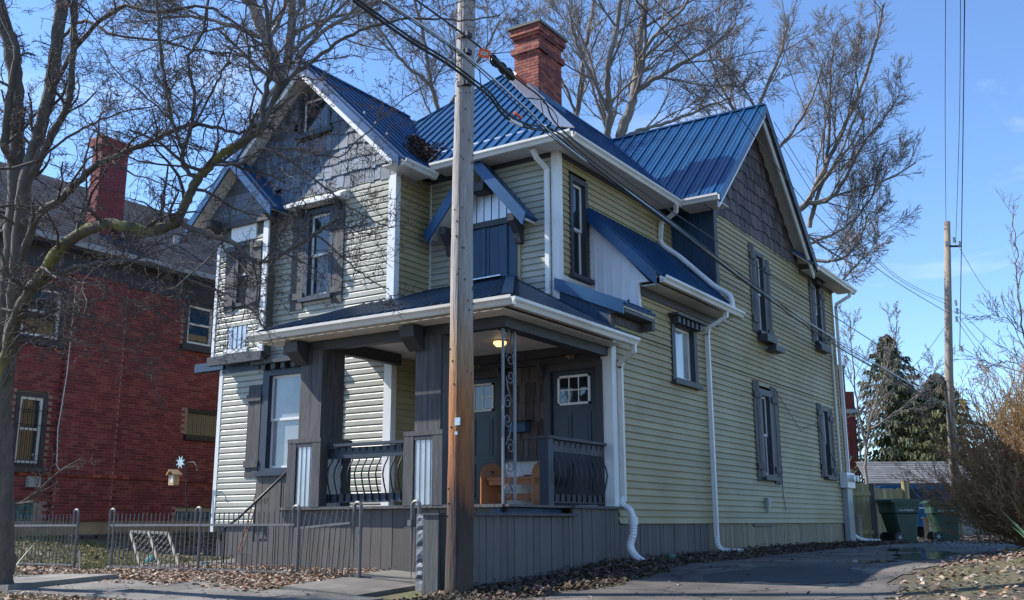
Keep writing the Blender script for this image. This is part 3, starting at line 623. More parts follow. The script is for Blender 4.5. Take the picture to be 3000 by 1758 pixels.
# upper bay at the left
wY = Wall('y', 12.22); by = node('bay', H)
bk = MB().box(-14.66, -13.36, 12.225, 12.43, 2.98, 5.60).build('bay_wall', M['backing'], by)
oB = [(-14.42, -13.52, 3.98, 5.14)]
siding(bk, wY, -14.62, -13.42, 3.02, 5.24, [(-14.16, -13.72, 3.9, 5.14), (-14.28, -13.78, 3.10, 3.56)], me=LAPF)
wY.box('corner_board', by, M['white'], -13.46, -13.33, 0, .04, 3.0, 5.5); wY.box('corner_board', by, M['white'], -14.69, -14.62, 0, .04, 3.0, 5.2)
for i in range(4): wY.box('white_panel', by, M['white'], -14.34+i*.17, -14.34+(i+1)*.17-.006, 0, .03, 5.16, 5.50)
wY.box('beam', by, M['dark'], -14.8, -13.0, 0, .09, 5.46, 5.58); wY.box('sill_beam', by, M['dark'], -14.72, -13.3, 0, .10, 2.86, 3.02)
for i in range(8): wY.box('corrugated_strip', by, M['corr'], -14.27+i*.061, -14.27+(i+1)*.061-.004, 0, .020+.014*(i % 2), 3.12, 3.54)
wY.box('panel_sill', by, M['white'], -14.34, -13.72, 0, .06, 3.05, 3.12)
mb = MB()
for a in ((-14.16, -14.08, 3.92, 5.14), (-13.80, -13.72, 3.92, 5.14), (-14.08, -13.80, 5.06, 5.14), (-14.08, -13.80, 3.92, 3.98)): wY.mbox(mb, a[0], a[1], -.04, .05, a[2], a[3])
bwin = mb.build('bay_window', M['dark'], by)
wY.box('pane', bwin, M['glass'], -14.08, -13.80, -.03, -.02, 3.98, 5.06); wY.box('sash', bwin, M['white'], -14.08, -13.80, -.02, .01, 4.50, 4.55)
for u0, u1 in ((-14.42, -14.17), (-13.71, -13.48)):
    wY.box('shutter_board', by, M['grey'], u0, (u0+u1)/2-.004, .02, .05, 3.84, 5.1); wY.box('shutter_board', by, M['grey'], (u0+u1)/2+.004, u1, .02, .055, 3.84, 5.08)
    wY.box('batten', by, M['grey'], u0-.01, u1+.01, .056, .08, 4.98, 5.08); wY.box('batten', by, M['grey'], u0-.01, u1+.01, .056, .08, 3.94, 4.04)
zz = 5.58
while zz < 6.52:
    hw = (6.58-zz)/1.0
    wY.box('gable_board', by, M['shingle'], -14.10-hw, -14.10+hw, .0, .03, zz, zz+.13); zz += .135
for u in (-14.72, -13.22):
    MB().prism([wY.P(u, .06, 5.62), wY.P(u, .34, 5.62), wY.P(u, .30, 5.50), wY.P(u, .06, 5.38)], (.12, 0, 0)).build('bracket', M['dark'], by)
wG.box('beam_end', H, M['blue'], -15.35, -14.55, -.05, .08, 2.82, 2.98); wG.box('belt_board', H, M['blue'], -14.6, -13.62, 0, .05, 2.74, 2.90)

# ---------------- skirting boards
def boards(part, wl, u0, u1, ztop, mt, w=.135, zb=None, out=.03, fall=.0):
    u = u0
    while u < u1-.02:
        e = min(u+w*rng.uniform(.93, 1.07), u1); p = wl.P((u+e)/2, 0, 0); bot = (gz(p[0], p[1])-.06) if zb is None else zb
        wl.box('skirt_board', part, M[mt], u+.004, e-.004, 0, out+rng.uniform(0, .008), bot, ztop+rng.uniform(-.006, .006)); u = e
sk = node('skirting', H)
MB().box(XR-.10, XR-.04, YD, YB, -1, 0).build('backing', M['black'], sk)
boards(sk, Wall('x', XR-.04), YD+.05, 17.0, -.008, 'skirt'); boards(sk, Wall('x', XR-.04), 17.0, YB, -.008, 'tan', w=.15)
wR.box('skirt_band', sk, M['skirt'], 19.2, 20.3, -.01, .02, -.06, -.015)
MB().box(-14.55, -10.6, YG+.06, YG+.1, -1, 0).build('backing', M['black'], sk); boards(sk, Wall('y', YG+.05), -14.55, -10.9, -.008, 'skirt')

# ---------------- chimney
ch = empty('chimney', (-10.3, 16.7, 8.6), 'red brick chimney with corbelled top rising from the blue roof', 'chimney')
MB().box(-10.585, -10.015, 16.265, 17.185, 8.2, 10.2).build('core', M['lightmortar'], ch)
rest = MB(); z = 8.28; row = 0; nb = 0
while z < 10.20:
    e = .055 if 9.60 < z < 9.76 else (.035 if 9.98 < z < 10.06 else (.07 if z > 10.06 else 0))
    x0, x1, y0, y1 = -10.6-e, -10.0+e, 16.25-e, 17.2+e; L = .205
    if e: MB().box(x0+.012, x1-.012, y0+.012, y1-.012, z, z+.07).build('mortar_bed', M['lightmortar'], ch)
    for side in range(4):
        a0, a1 = ((x0, x1), (y0, y1), (x0, x1), (y0, y1))[side]
        a = a0-(L/2 if row % 2 else 0)*(1 if side % 2 else 1)
        while a < a1-.01:
            s = max(a, a0)+.004; t = min(a+L, a1)-.004
            if t-s > .02:
                bx_ = ((s, t, y0, y0+.09), (x1-.09, x1, s, t), (s, t, y1-.09, y1), (x0, x0+.09, s, t))[side]
                jz = rng.uniform(-.002, .002); jo = rng.uniform(-.003, .002)
                if side < 2 and nb < 300:
                    if side == 0: bx_ = (bx_[0], bx_[1], bx_[2]-jo, bx_[3])
                    else: bx_ = (bx_[0], bx_[1]+jo, bx_[2], bx_[3])
                    if not (side == 0 and t > x1-.012 and False):
                        pbox('brick', ch, M['chimbrick'], bx_[0]+.0005*side, bx_[1], bx_[2]+.0005*side, bx_[3], z+jz, z+.059+jz); nb += 1
                else: rest.box(bx_[0], bx_[1]-.001, bx_[2]+.001, bx_[3], z+.001, z+.058)
            a += L
    z += .0685; row += 1
tag(rest.build('brickwork', M['chimbrickall'], ch), kind='stuff')
MB().box(-10.71, -9.89, 16.14, 17.31, 10.215, 10.275).box(-10.66, -9.94, 16.19, 17.26, 10.27, 10.30).build('cap', M['conc'], ch)
MB().prism([(-10.62, 16.22, 9.32), (-9.98, 16.22, 8.72), (-9.98, 16.22, 8.45), (-10.62, 16.22, 8.9)], (0, .02, 0)).build('flashing', M['flash'], ch)
MB().prism([(-9.965, 16.2, 8.42), (-9.965, 17.24, 8.42), (-9.965, 17.24, 8.66), (-9.965, 16.2, 8.70)], (.02, 0, 0)).build('flashing', M['roof'], ch)

# ------------------------------------------------------------------ the porch (part of the house)
ZF = .24
pf = node('porch_floor', H)
for i in range(30):
    y0 = 10.46+i*.098
    if y0 < 13.36: pbox('floor_board', pf, M['skirt'], -10.92, -6.93, y0+.003, y0+.095, ZF-.03, ZF)
for y0 in (12.0,): pass
ps = node('porch_skirting', H)
MB().box(-10.85, -7.02, 10.56, 10.62, -1.0, ZF-.04).build('backing', M['black'], ps)
MB().box(-7.06, -7.0, 9.72, 13.4, -1.0, .08).build('backing', M['black'], ps)
boards(ps, Wall('y', 10.55), -10.9, -7.1, ZF-.035, 'skirt', w=.19)
boards(ps, Wall('x', -6.96), 9.68, 12.02, .095, 'skirt', w=.150); boards(ps, Wall('x', -6.96), 12.03, 13.40, ZF-.035, 'skirt', w=.135)
pbox('cap_board', ps, M['grey'], -7.12, -6.86, 9.62, 12.08, .10, .135); pbox('cap_board', ps, M['grey'], -7.1, -6.87, 12.0, 13.45, ZF-.032, ZF+.004)
pbox('edge_board', ps, M['grey'], -11.0, -7.0, 10.42, 10.56, ZF-.034, ZF+.004); pbox('edge_board', ps, M['blue'], -7.2, -7.08, 10.5, 12.0, ZF-.20, ZF-.04)
pbox('cap_board', ps, M['grey'], -11.0, -10.9, 10.5, 12.4, ZF-.034, ZF+.002); [boards(ps, Wall('y', 10.6), a_, b_, t_, 'skirt', w=.17) for a_, b_, t_ in ((-11.24, -10.92, -.02), (-11.58, -11.24, -.24), (-11.92, -11.58, -.44))]; boards(ps, Wall('y', YG-.035), -13.52, -12.35, .82, 'skirt', w=.17, zb=.0)
# front steps behind the pole and side steps to the yard
st = node('front_steps', H)
for i in range(4):
    zt = gz(-7.5, 9.6)+.05+(i+1)*.185; pbox('tread', st, M['grey'], -7.55, -7.1, 9.5+i*.27, 9.5+(i+1)*.27+.03, zt-.04, zt); pbox('riser', st, M['skirt'], -7.55, -7.1, 9.53+i*.27, 9.55+i*.27, zt-.2, zt-.042)
st = node('side_steps', H)
for i, (x0, zt) in enumerate(((-11.28, .02), (-11.62, -.20), (-11.96, -.40), (-12.34, -.56))):
    pbox('tread', st, M['grey'], x0, x0+.40, 10.62, 11.7, zt-.035, zt); pbox('riser', st, M['dark'], x0+.04, x0+.06, 10.64, 11.68, zt-.26, zt-.037)
    pbox('stringer_board', st, M['grey'], x0+.05, x0+.36, 10.62, 10.65, zt-.42, zt-.04)
# ceiling
pc = node('porch_ceiling', H)
MB().box(-10.5, -6.9, 10.5, 13.38, 2.73, 2.745).build('backing', M['soffit'], pc)
for i in range(28):
    y0 = 10.56+i*.1; pbox('ceiling_board', pc, M['white'], -11.1, -7.02, y0+.003, y0+.097, 2.705, 2.72)
lp = MB().tube([(-8.3, 12.3, 2.70), (-8.3, 12.3, 2.66), (-8.3, 12.3, 2.62)], [.10, .10, .06], 16).build('ceiling_lamp', lampm, H, smooth=False)
MB().tube([(-8.3, 12.3, 2.706), (-8.3, 12.3, 2.69)], [.125, .12], 20).build('lamp_rim', M['num'], lp)
# beams
bm = node('porch_beam', H)
pbox('beam', bm, M['dark'], -11.05, -7.02, 10.52, 10.66, 2.50, 2.66); pbox('beam', bm, M['dark'], -7.24, -7.03, 10.67, 13.38, 2.50, 2.66); pbox('beam', bm, M['dark'], -10.50, -7.25, 13.24, 13.37, 2.56, 2.70)
pbox('beam', bm, M['dark'], -10.42, -10.30, 10.67, 12.40, 2.52, 2.70)
# pillars
for cx in (-10.43, -8.26):
    p = node('pillar', H); cy = 10.74; h = .22
    for k in range(2):
        for sy in (-1, 1): pbox('shaft_board', p, M['grey'], cx-h+k*h+.003, cx-h+(k+1)*h-.003, cy+sy*h-.014, cy+sy*h+.014, 1.22, 2.5)
        for sx in (-1, 1): pbox('shaft_board', p, M['grey'], cx+sx*h-.014, cx+sx*h+.014, cy-h+.016+k*(h-.014), cy-h+.012+(k+1)*(h-.016), 1.22, 2.5)
    MB().box(cx-h+.02, cx+h-.02, cy-h+.02, cy+h-.02, .24, 2.5).build('core', M['black'], p)
    pbox('cap', p, M['grey'], cx-.33, cx+.33, cy-.33, cy+.33, 1.15, 1.21)
    b = .27
    for sx in (-1, 1):
        for sy in (-1, 1): pbox('base_post', p, M['grey'], cx+sx*b-.055-.055*(sx>0), cx+sx*b+.055+.055*(sx<0), cy+sy*b-.055-.055*(sy>0), cy+sy*b+.055+.055*(sy<0), .24, 1.15)
    for i in range(7):
        o = .012*(i % 2); t = -.155+i*.0445
        for sy in (-1, 1): pbox('corrugated_strip', p, M['corr'], cx+t, cx+t+.0455, cy+sy*(b+.012+o)-.012, cy+sy*(b+.012+o)+.012, .25, 1.09)
        for sx in (-1, 1): pbox('corrugated_strip', p, M['corr'], cx+sx*(b+.012+o)-.012, cx+sx*(b+.012+o)+.012, cy+t, cy+t+.0455, .25, 1.09)
    for sy in (-1, 1): pbox('base_rail', p, M['dark'], cx-b+.05, cx+b-.05, cy+sy*(b+.02)-.03, cy+sy*(b+.02)+.03, 1.09, 1.15)
    for sx in (-1, 1): pbox('base_rail', p, M['dark'], cx+sx*(b+.02)-.03, cx+sx*(b+.02)+.03, cy-b+.05, cy+b-.05, 1.09, 1.15)
    MB().prism([(cx-.30, cy-.27, 2.66), (cx-.30, cy-.50, 2.62), (cx-.30, cy-.48, 2.47), (cx-.30, cy-.27, 2.30)], (.24, 0, 0)).build('corbel', M['dark'], p)
# railings of bowed bars
def railing(name, a, b, ztop, zbot, out, n_, mt, post=None):
    rl = node(name, H); a = Vector(a); b = Vector(b); d = (b-a).normalized(); out = Vector(out); rot = Matrix((d, Vector((0, 0, 1)).cross(d), Vector((0, 0, 1)))).transposed()
    L = (b-a).length; mid = (a+b)/2
    for nm, zz, hh, ww in (('top_rail', ztop-.02, .04, .13), ('upper_rail', ztop-.13, .15, .04), ('bottom_rail', zbot+.06, .12, .04)):
        piece(nm, rl, M[mt], (mid.x, mid.y, zz), (L, ww, hh), rot)
    for i in range(n_):
        p = a+d*L*(i+.6)/(n_+.2)
        path = [p+out*(.03+bw_)+Vector((0, 0, zbot+.02+(ztop-.08-zbot)*t)) for t, bw_ in ((0, 0), (.12, .005), (.3, .055), (.48, .085), (.62, .06), (.75, -.005), (.86, -.035), (.94, -.01), (1, .0))]
        MB().tube(path, .011, 6).build('baluster', M['iron'], rl, smooth=True)
    return rl
railing('porch_railing', (-10.12, 10.62, 0), (-8.55, 10.62, 0), 1.12, .30, (0, -1, 0), 12, 'bluedark')
rl = railing('porch_railing', (-7.14, 11.78, 0), (-7.14, 13.34, 0), 1.18, .28, (1, 0, 0), 10, 'grey')
pbox('newel', rl, M['bluedark'], -7.22, -7.08, 11.66, 11.80, .02, 1.14); pbox('newel_cap', rl, M['grey'], -7.25, -7.05, 11.63, 11.84, 1.142, 1.18)
# wrought scroll post at the corner
sp = node('scroll_post', H); PY0, PY1, PX = 10.62, 10.90, -7.12
for yy in (PY0, PY1): pbox('post_bar', sp, M['scroll'], PX-.014, PX+.014, yy-.014, yy+.014, .135, 2.52)
def spiral(cy, cz, r0, turns, a0, sgn):
    out_ = []
    for i in range(26):
        t = i/25; a = a0+sgn*turns*2*math.pi*t; r = r0*(1-.78*t); out_.append((PX, cy+r*math.cos(a), cz+r*math.sin(a)))
    return out_
yc = (PY0+PY1)/2
for k in range(4):
    zb = .30+k*.57
    s = 1 if k % 2 else -1
    A = spiral(yc+s*.03, zb+.10, .105, 1.4, 0 if s < 0 else math.pi, 1 if s < 0 else -1)
    B = spiral(yc-s*.035, zb+.44, .098, 1.4, math.pi if s < 0 else 0, 1 if s < 0 else -1)
    MB().tube(A[::-1]+[(PX, yc+s*.02, zb+.27)]+B, .008, 6).build('scroll', M['scroll'], sp, smooth=True)
# rail of the side steps
hr = node('stair_rail', H)
MB().tube([(-10.78, 10.60, .86), (-11.9, 10.58, .10), (-12.22, 10.58, -.06), (-12.27, 10.58, -.16), (-12.25, 10.58, -.24)], .020, 8).build('handrail', M['iron'], hr, smooth=True)
for x0, zb, zt in ((-12.18, -.66, -.05), (-11.55, -.25, .34), (-11.02, .18, .70)): MB().tube([(x0, 10.58, zb), (x0, 10.58, zt)], .012, 6).build('rail_bar', M['iron'], hr)
for sx in (-1, 1):
    for sz in (-1, 1):
        c_ = (-11.4+sx*.07, 10.58, .12+sz*.22); MB().tube([(c_[0]+.055*(1-i/24)*math.cos(sx*(i*.45)), c_[1], c_[2]+.055*(1-i/24)*math.sin(i*.45*sz)) for i in range(20)], .006, 5).build('scroll', M['iron'], hr)
# door wall with two doors, shingles, white boards
pw = node('door_wall', H)
MB().box(-10.5, -7.1, 13.44, 13.5, ZF, 2.75).build('backing', M['backing'], pw)
def door(x0, x1, num, lx0, lx1):
    dd = node('door', H); dd['label'] = 'navy panelled door numbered '+num
    wD.box('door_leaf', dd, M['door'], x0, x1, -.03, .0, ZF, 2.34)
    MBx = MB()
    for a in ((x0-.11, x0, ZF, 2.46), (x1, x1+.11, ZF, 2.46), (x0, x1, 2.34, 2.46)): wD.mbox(MBx, a[0], a[1], -.03, .06, a[2], a[3])
    MBx.build('door_frame', M['dark'], dd)
    wD.box('threshold', dd, M['flash'], x0, x1, 0, .08, ZF, ZF+.03)
    mb = MB()
    za, zb = 1.80, 2.26
    for a in ((lx0, lx0+.035, za, zb), (lx1-.035, lx1, za, zb), (lx0, lx1, zb-.035, zb), (lx0, lx1, za, za+.035)): wD.mbox(mb, a[0], a[1], .0, .025, a[2], a[3])
    lite = mb.build('door_lite', M['white'], dd)
    w = (lx1-lx0-.07)/3
    for i in range(3):
        for j in range(2): wD.box('pane', lite, M['glass'], lx0+.035+i*w+.008, lx0+.035+(i+1)*w-.008, .002, .010, za+.035+j*.195+.008, za+.035+(j+1)*.195-.008)
    for i in (1, 2): wD.box('muntin', lite, M['white'], lx0+.035+i*w-.008, lx0+.035+i*w+.008, .001, .020, za+.03, zb-.03)
    wD.box('muntin', lite, M['white'], lx0+.03, lx1-.03, .001, .019, 2.022, 2.038)
    for u0, u1 in ((x0+.12, x0+.12+(x1-x0-.34)/2), (x1-.12-(x1-x0-.34)/2, x1-.12)):
        for z0, z1 in ((.42, .95), (1.08, 1.68)):
            wD.box('panel', dd, M['door'], u0, u1, .001, .014, z0, z1); wD.box('panel_field', dd, M['door'], u0+.05, u1-.05, .014, .022, z0+.05, z1-.05)
    MB().tube([wD.P(x0+.07, .0, 1.22), wD.P(x0+.07, .06, 1.22)], [.03, .026], 12).build('knob', M['iron'], dd)
    text('house_number', num, .17, M['num'], dd, Matrix.Translation(((lx0+lx1)/2, YD-.10, 2.50)) @ Matrix.Rotation(math.pi/2, 4, 'X'))
door(-8.06, -7.24, '47', -7.94, -7.36); door(-9.88, -9.06, '49', -9.74, -9.16)
wD.box('header', pw, M['dark'], -10.45, -7.18, .0, .09, 2.46, 2.70)
shingles(pw, Wall('y', YD+.02), 1.02, 2.44, lambda z: (-8.94, -8.18), 'shinglebrown', course=.30, wmin=.10, wmax=.20)
for u in (-9.0, -8.22): MB().prism([wD.P(u, .0, 2.46), wD.P(u, .22, 2.46), wD.P(u, .1, 2.28), wD.P(u, .0, 2.2)], (.06, 0, 0)).build('bracket', M['dark'], pw)
wD.box('shelf', pw, M['grey'], -8.95, -8.17, 0, .10, .97, 1.02)
for i in range(5): wD.box('white_board', pw, M['white'], -8.95+i*.156+.003, -8.95+(i+1)*.156-.003, -.02, .01, ZF, .97)
for z0 in np.arange(ZF, 2.5, .17): wD.box('jamb_board', pw, M['door'], -7.14, -7.16+.0, -.02, .0, z0, z0+.16)
MB().box(-7.13, -7.03, YD-.03, YD+.05, ZF, 2.6).build('jamb', M['dark'], pw)
# letter box, bench
mbx = empty('letter_box', (-8.62, 13.33, 1.45), 'dark metal letter box on the brown shingles between the doors', 'letter box')
MB().box(-8.78, -8.46, 13.24, 13.37, 1.42, 1.58).build('body', M['blue'], mbx); MB().prism([(-8.80, 13.38, 1.62), (-8.80, 13.20, 1.575), (-8.80, 13.20, 1.56), (-8.80, 13.38, 1.60)], (.36, 0, 0)).build('lid', M['iron'], mbx)
bn = empty('bench', (-8.45, 13.0, ZF), 'orange wooden bench with heart cut-outs standing on the porch', 'bench')
def bench_end(x0):
    bmh = bmesh.new(); W_ = .19; out_ = [(-W_, 0), (W_, 0), (W_, .50)]+[(W_*math.cos(a), .50+W_*math.sin(a)) for a in np.linspace(.15, math.pi-.15, 10)]+[(-W_, .50)]
    heart = [(.0028*16*math.sin(t)**3, .54+.0028*(13*math.cos(t)-5*math.cos(2*t)-2*math.cos(3*t)-math.cos(4*t))) for t in np.linspace(0, 2*math.pi, 24, endpoint=False)]
    for lp_ in (out_, heart):
        vs = [bmh.verts.new((p[0], 0, p[1])) for p in lp_]
        for i in range(len(vs)): bmh.edges.new((vs[i], vs[(i+1) % len(vs)]))
    bmesh.ops.triangle_fill(bmh, use_beauty=True, edges=bmh.edges[:])
    ex = bmesh.ops.extrude_face_region(bmh, geom=bmh.faces[:]); bmesh.ops.translate(bmh, verts=[e for e in ex['geom'] if isinstance(e, bmesh.types.BMVert)], vec=(0, .035, 0))
    bmesh.ops.recalc_face_normals(bmh, faces=bmh.faces[:]); me = bpy.data.meshes.new('end'); bmh.to_mesh(me); bmh.free(); me.materials.append(M['bench'])
    o = bpy.data.objects.new('end_panel', me); link(o, bn, Matrix.Translation((x0, 13.0, ZF)) @ Matrix.Rotation(R(62), 4, 'Z'))
bench_end(-8.92); bench_end(-7.98)
pbox('seat', bn, M['bench'], -8.92, -7.98, 12.86, 13.16, .66, .70); pbox('apron', bn, M['bench'], -8.90, -8.0, 12.88, 12.905, .585, .66); pbox('brace', bn, M['bench'], -8.9, -8.0, 13.1, 13.13, .36, .46)
bk_ = MB().box(-8.30, -8.12, 12.95, 13.05, .70, .73).box(-8.42, -8.30, 12.97, 13.06, .70, .712).build('notebook', M['black']); tag(bk_, 'small dark book lying on the orange porch bench', 'book')
# meters and boxes on the side wall
mt_ = node('electric_meters', H)
wR.box('meter_panel', mt_, M['white'], 25.35, 26.05, .04, .22, .85, 1.22)
for u in (25.52, 25.86): MB().tube([wR.P(u, .22, 1.08), wR.P(u, .36, 1.08)], [.085, .08], 16).build('meter', M['plastic'], mt_)
wR.box('lower_box', mt_, M['pvcgrey'], 25.5, 25.95, .03, .16, -.45, .84); MB().tube([wR.P(25.4, .06, 1.22), wR.P(25.4, .06, 4.55)], .03, 8).build('mast', M['gutter'], mt_); MB().tube([wR.P(25.4, .06, 4.55), wR.P(25.4, .10, 4.66), wR.P(25.4, .16, 4.64)], [.06, .07, .04], 8).build('weatherhead', M['pvcgrey'], mt_)
wR.box('outlet_box', H, M['pvcgrey'], 19.86, 20.0, .03, .10, .30, .50); MB().tube([wR.P(19.93, .05, .5), wR.P(19.93, .05, .2)], .02, 8).build('conduit', M['pvcgrey'], H)
MB().tube([wR.P(20.93, .06, 2.75), wR.P(21.0, .04, 2.0), wR.P(20.95, .05, 1.3), wR.P(21.0, .03, .6), wR.P(21.05, .05, .25)], .006, 4).build('loose_wire', M['cable'], H)
MB().tube([wR.P(20.9, .05, 2.75), wR.P(22.4, .05, 2.05), wR.P(23.7, .05, 2.3), wR.P(24.7, .05, 1.6), wR.P(25.4, .06, 1.2)], .006, 4).build('loose_wire', M['cable'], H)

# ------------------------------------------------------------------ block pier, board, near utility pole
pr_ = empty('block_pier', (-7.4, 9.5, -.78), 'small pier of rock-faced blocks painted blue grey beside the gate', 'pier')
for i in range(5):
    z0 = -.80+i*.185; b = MB(); nx_, nz_ = 5, 4; X0, X1, Y0, Y1 = -7.53, -7.27, 9.40, 9.66
    vs = []; 
    for face in range(2):
        base = len(vs)
        for a in range(nx_+1):
            for c in range(nz_+1):
                edge = a in (0, nx_) or c in (0, nz_); bl = 0 if edge else rng.uniform(.006, .024)
                zz_ = z0+.177*c/nz_
                vs.append((X0+(X1-X0)*a/nx_, Y0-bl, zz_) if face == 0 else (X1+bl, Y0+(Y1-Y0)*a/nx_, zz_))
        b.f += [(base+a*(nz_+1)+c, base+(a+1)*(nz_+1)+c, base+(a+1)*(nz_+1)+c+1, base+a*(nz_+1)+c+1) for a in range(nx_) for c in range(nz_)]
    b.v = vs; b.box(X0+.002, X1-.002, Y0+.002, Y1, z0, z0+.177); b.build('block', M['rock'], pr_)
bd_ = empty('board_post', (-7.12, 9.2, -.8), 'tall grey painted board standing between block pier and pole', 'post')
MB().box(-7.24, -7.02, 9.16, 9.20, -.86, .10).build('face_board', M['grey'], bd_); MB().box(-7.06, -7.02, 9.205, 9.5, -.86, .10).build('side_board', M['black'], bd_); MB().box(-7.26, -7.0, 9.14, 9.52, .10, .125).build('cap', M['dark'], bd_)

up = empty('utility_pole', (-6.76, 9.20, -.87), 'thick wooden utility pole in front of the porch with dark stained foot', 'pole')
n_ = 40; pts = [(-6.76+.012*math.sin(i*.3), 9.20+.25*(i/n_)*.3, -.95+i*11.5/n_) for i in range(n_+1)]
MB().tube(pts, [.158-.075*(i/n_)+.003*rng.uniform(-1, 1)+(.006 if i == 0 else 0) for i in range(n_+1)], 20).build('shaft', M['pole'], up, smooth=True)
MB().box(-.05, .05, -.004, .004, -.06, .06)
for zz_, mt in ((1.18, 'flash'), (.92, 'flash')):
    p = onY(1125, 1037, 9.03) if zz_ > 1 else onY(1122, 1066, 9.03)
    o = piece('tag_plate', up, M[mt], (p.x, 9.035, p.z), (.07, .012, .085) if zz_ > 1 else (.03, .012, .035))
MB().tube([(-6.70, 9.055, -.9), (-6.70, 9.06, 1.5), (-6.705, 9.08, 5.0), (-6.71, 9.11, 8.5)], .006, 5).build('ground_wire', M['iron'], up)
for i in range(70):
    a = rng.uniform(-2.6, .6); zz_ = rng.uniform(-.3, 6.5); rr = .158-.075*(zz_+.95)/11.5; pbox('staple', up, M['iron'], -6.76+rr*math.cos(a)-.006, -6.76+rr*math.cos(a)+.006, 9.2+.0065*(zz_+.95)+rr*math.sin(a)-.006, 9.2+.0065*(zz_+.95)+rr*math.sin(a)+.006, zz_-.010, zz_+.010)
cl = node('cable_clamp', up)
for px, py in ((1166, 205), (1162, 130), (1150, 92)):
    p = onY(px, py, 9.2); piece('clamp', cl, M['iron'], (-6.70, 9.15, p.z), (.16, .10, .06))

# ------------------------------------------------------------------ cables
def cr_path(P, sub=8):
    P = [Vector(p) for p in P]; out_ = []
    for i in range(len(P)-1):
        p0 = P[max(i-1, 0)]; p1 = P[i]; p2 = P[i+1]; p3 = P[min(i+2, len(P)-1)]
        for k in range(sub):
            t = k/sub; out_.append(.5*((2*p1)+(-p0+p2)*t+(2*p0-5*p1+4*p2-p3)*t*t+(-p0+3*p1-3*p2+p3)*t**3))
    return out_+[P[-1]]
def cable(label, pts, r=.009, mt='cable'):
    o = MB().tube(cr_path([at(*p) for p in pts]), r, 6).build('overhead_cable', M[mt], None, smooth=True); return tag(o, label, 'cable', 'overhead cables')
D0 = 10.95
cA = [(868, 0, 9.2), (1000, 95, 10.1), (1100, 157, 10.7), (1168, 208, D0), (1205, 238, 11.3), (1232, 275, 11.5), (1258, 297, 11.7), (1300, 315, 12.0), (1345, 322, 12.5), (1385, 345, 12.9), (1440, 392, 13.5), (1640, 545, 16.4), (1850, 705, 20.0), (2075, 862, 24.5), (2340, 1010, 33.2)]
cable('thick black cable bundle, lowest on the near pole, dipping below it', cA, .016)
cable('second black cable twisted along the lowest thick bundle', [(p[0]+3, p[1]-8, p[2]) for p in cA], .012)
cable('grey strand cable crossing the near pole in the middle', [(945, 0, 9.4), (1080, 90, 10.3), (1160, 148, D0), (1290, 262, 12.0), (1400, 365, 13.0), (1620, 525, 16.2), (1960, 775, 22.2), (2340, 1003, 33.2)], .013, 'flash')
cable('thin black cable just below the grey strand', [(940, 4, 9.4), (1080, 97, 10.3), (1160, 156, D0), (1290, 275, 12.0), (1400, 372, 13.0), (1620, 534, 16.2), (1960, 784, 22.2), (2340, 1020, 33.2)], .007)
cable('topmost black cable on the near pole leading to the splice', [(1010, -10, 9.6), (1080, 40, 10.3), (1150, 92, D0), (1200, 132, 11.3), (1240, 168, 11.6), (1290, 208, 12.0), (1340, 250, 12.5), (1400, 335, 13.1), (1640, 512, 16.5), (1900, 680, 21.0), (2340, 965, 33.2)], .011)
cable('thin cable from the top of the picture down past the side gable', [(1565, 0, 13.5), (1700, 150, 15.5), (1830, 300, 18.2), (1900, 395, 20.0), (2010, 530, 23.5), (2090, 605, 26.5), (2200, 690, 29.5), (2336, 772, 33.4)], .010)
cable('second thin cable over the side gable, nearer its peak', [(1590, -20, 13.6), (1760, 150, 16.4), (1900, 320, 19.5), (2020, 505, 23.6), (2110, 595, 26.5), (2215, 690, 29.6), (2336, 752, 33.4)], .007)
cable('upper looping cable arriving at the far pole', [(1905, 300, 19.5), (2000, 450, 23), (2090, 560, 26), (2190, 665, 29.5), (2270, 715, 31.6), (2338, 742, 33.4)], .007)
cable('vertical looking cable rising from the far pole top', [(2327, -10, 22), (2326, 300, 28), (2328, 545, 33.4)], .008)
cable('thin cable right of the far pole rising out of sight', [(2364, -10, 22), (2361, 300, 28), (2352, 600, 33.3)], .008)
cable('heaviest cable right of the far pole rising out of sight', [(2374, -10, 22), (2369, 400, 28.5), (2362, 860, 33.3)], .013)
cable('upper slack cable right of the far pole', [(2362, 612, 33.4), (2430, 720, 35), (2530, 830, 38)], .008)
for i, (a, b, w_) in enumerate(((760, 905, 'highest'), (778, 962, 'second'), (792, 1000, 'third'), (850, 935, 'lowest'))):
    cable(w_+' of the four cables fanning right from the far pole', [(2358, a, 33.3), (2430, a+(b-a)*.48, 35), (2530, b, 38)], .009)
cable('service wire drooping from far pole to the meter mast', [(2336, 790, 33.3), (2250, 900, 31), (2160, 930, 28), (2075, 872, 25.2)], .008)
cable('second service wire drooping behind the house corner', [(2340, 1030, 33.3), (2220, 1040, 31), (2120, 985, 28), (2078, 880, 25.3)], .008)
oc = empty('cable_tag', tuple(at(1192, 132, 11.1)), 'orange plastic tag hanging from the cable beside the near pole', 'tag')
c = at(1192, 132, 11.1); rotT = Matrix((r_, -f_.cross(Vector((0, 0, 0))) if False else Vector((-f_.x, -f_.y, -f_.z)), u_)).transposed() @ Matrix.Rotation(.22, 3, 'Y')
piece('plate', oc, M['orange'], c, (.125, .008, .095), rotT); piece('label_panel', oc, M['lettering'], c-f_*.006, (.075, .004, .035), rotT)
text('tag_lettering', '471-E', .026, M['black'], oc, Matrix.Translation(c-f_*.010-u_*.009) @ (Matrix((r_, u_, -f_)).transposed() @ Matrix.Rotation(-.22, 3, 'Z')).to_4x4())
MB().tube([c+u_*.05, c+u_*.09], .004, 5).build('hanger', M['cable'], oc)
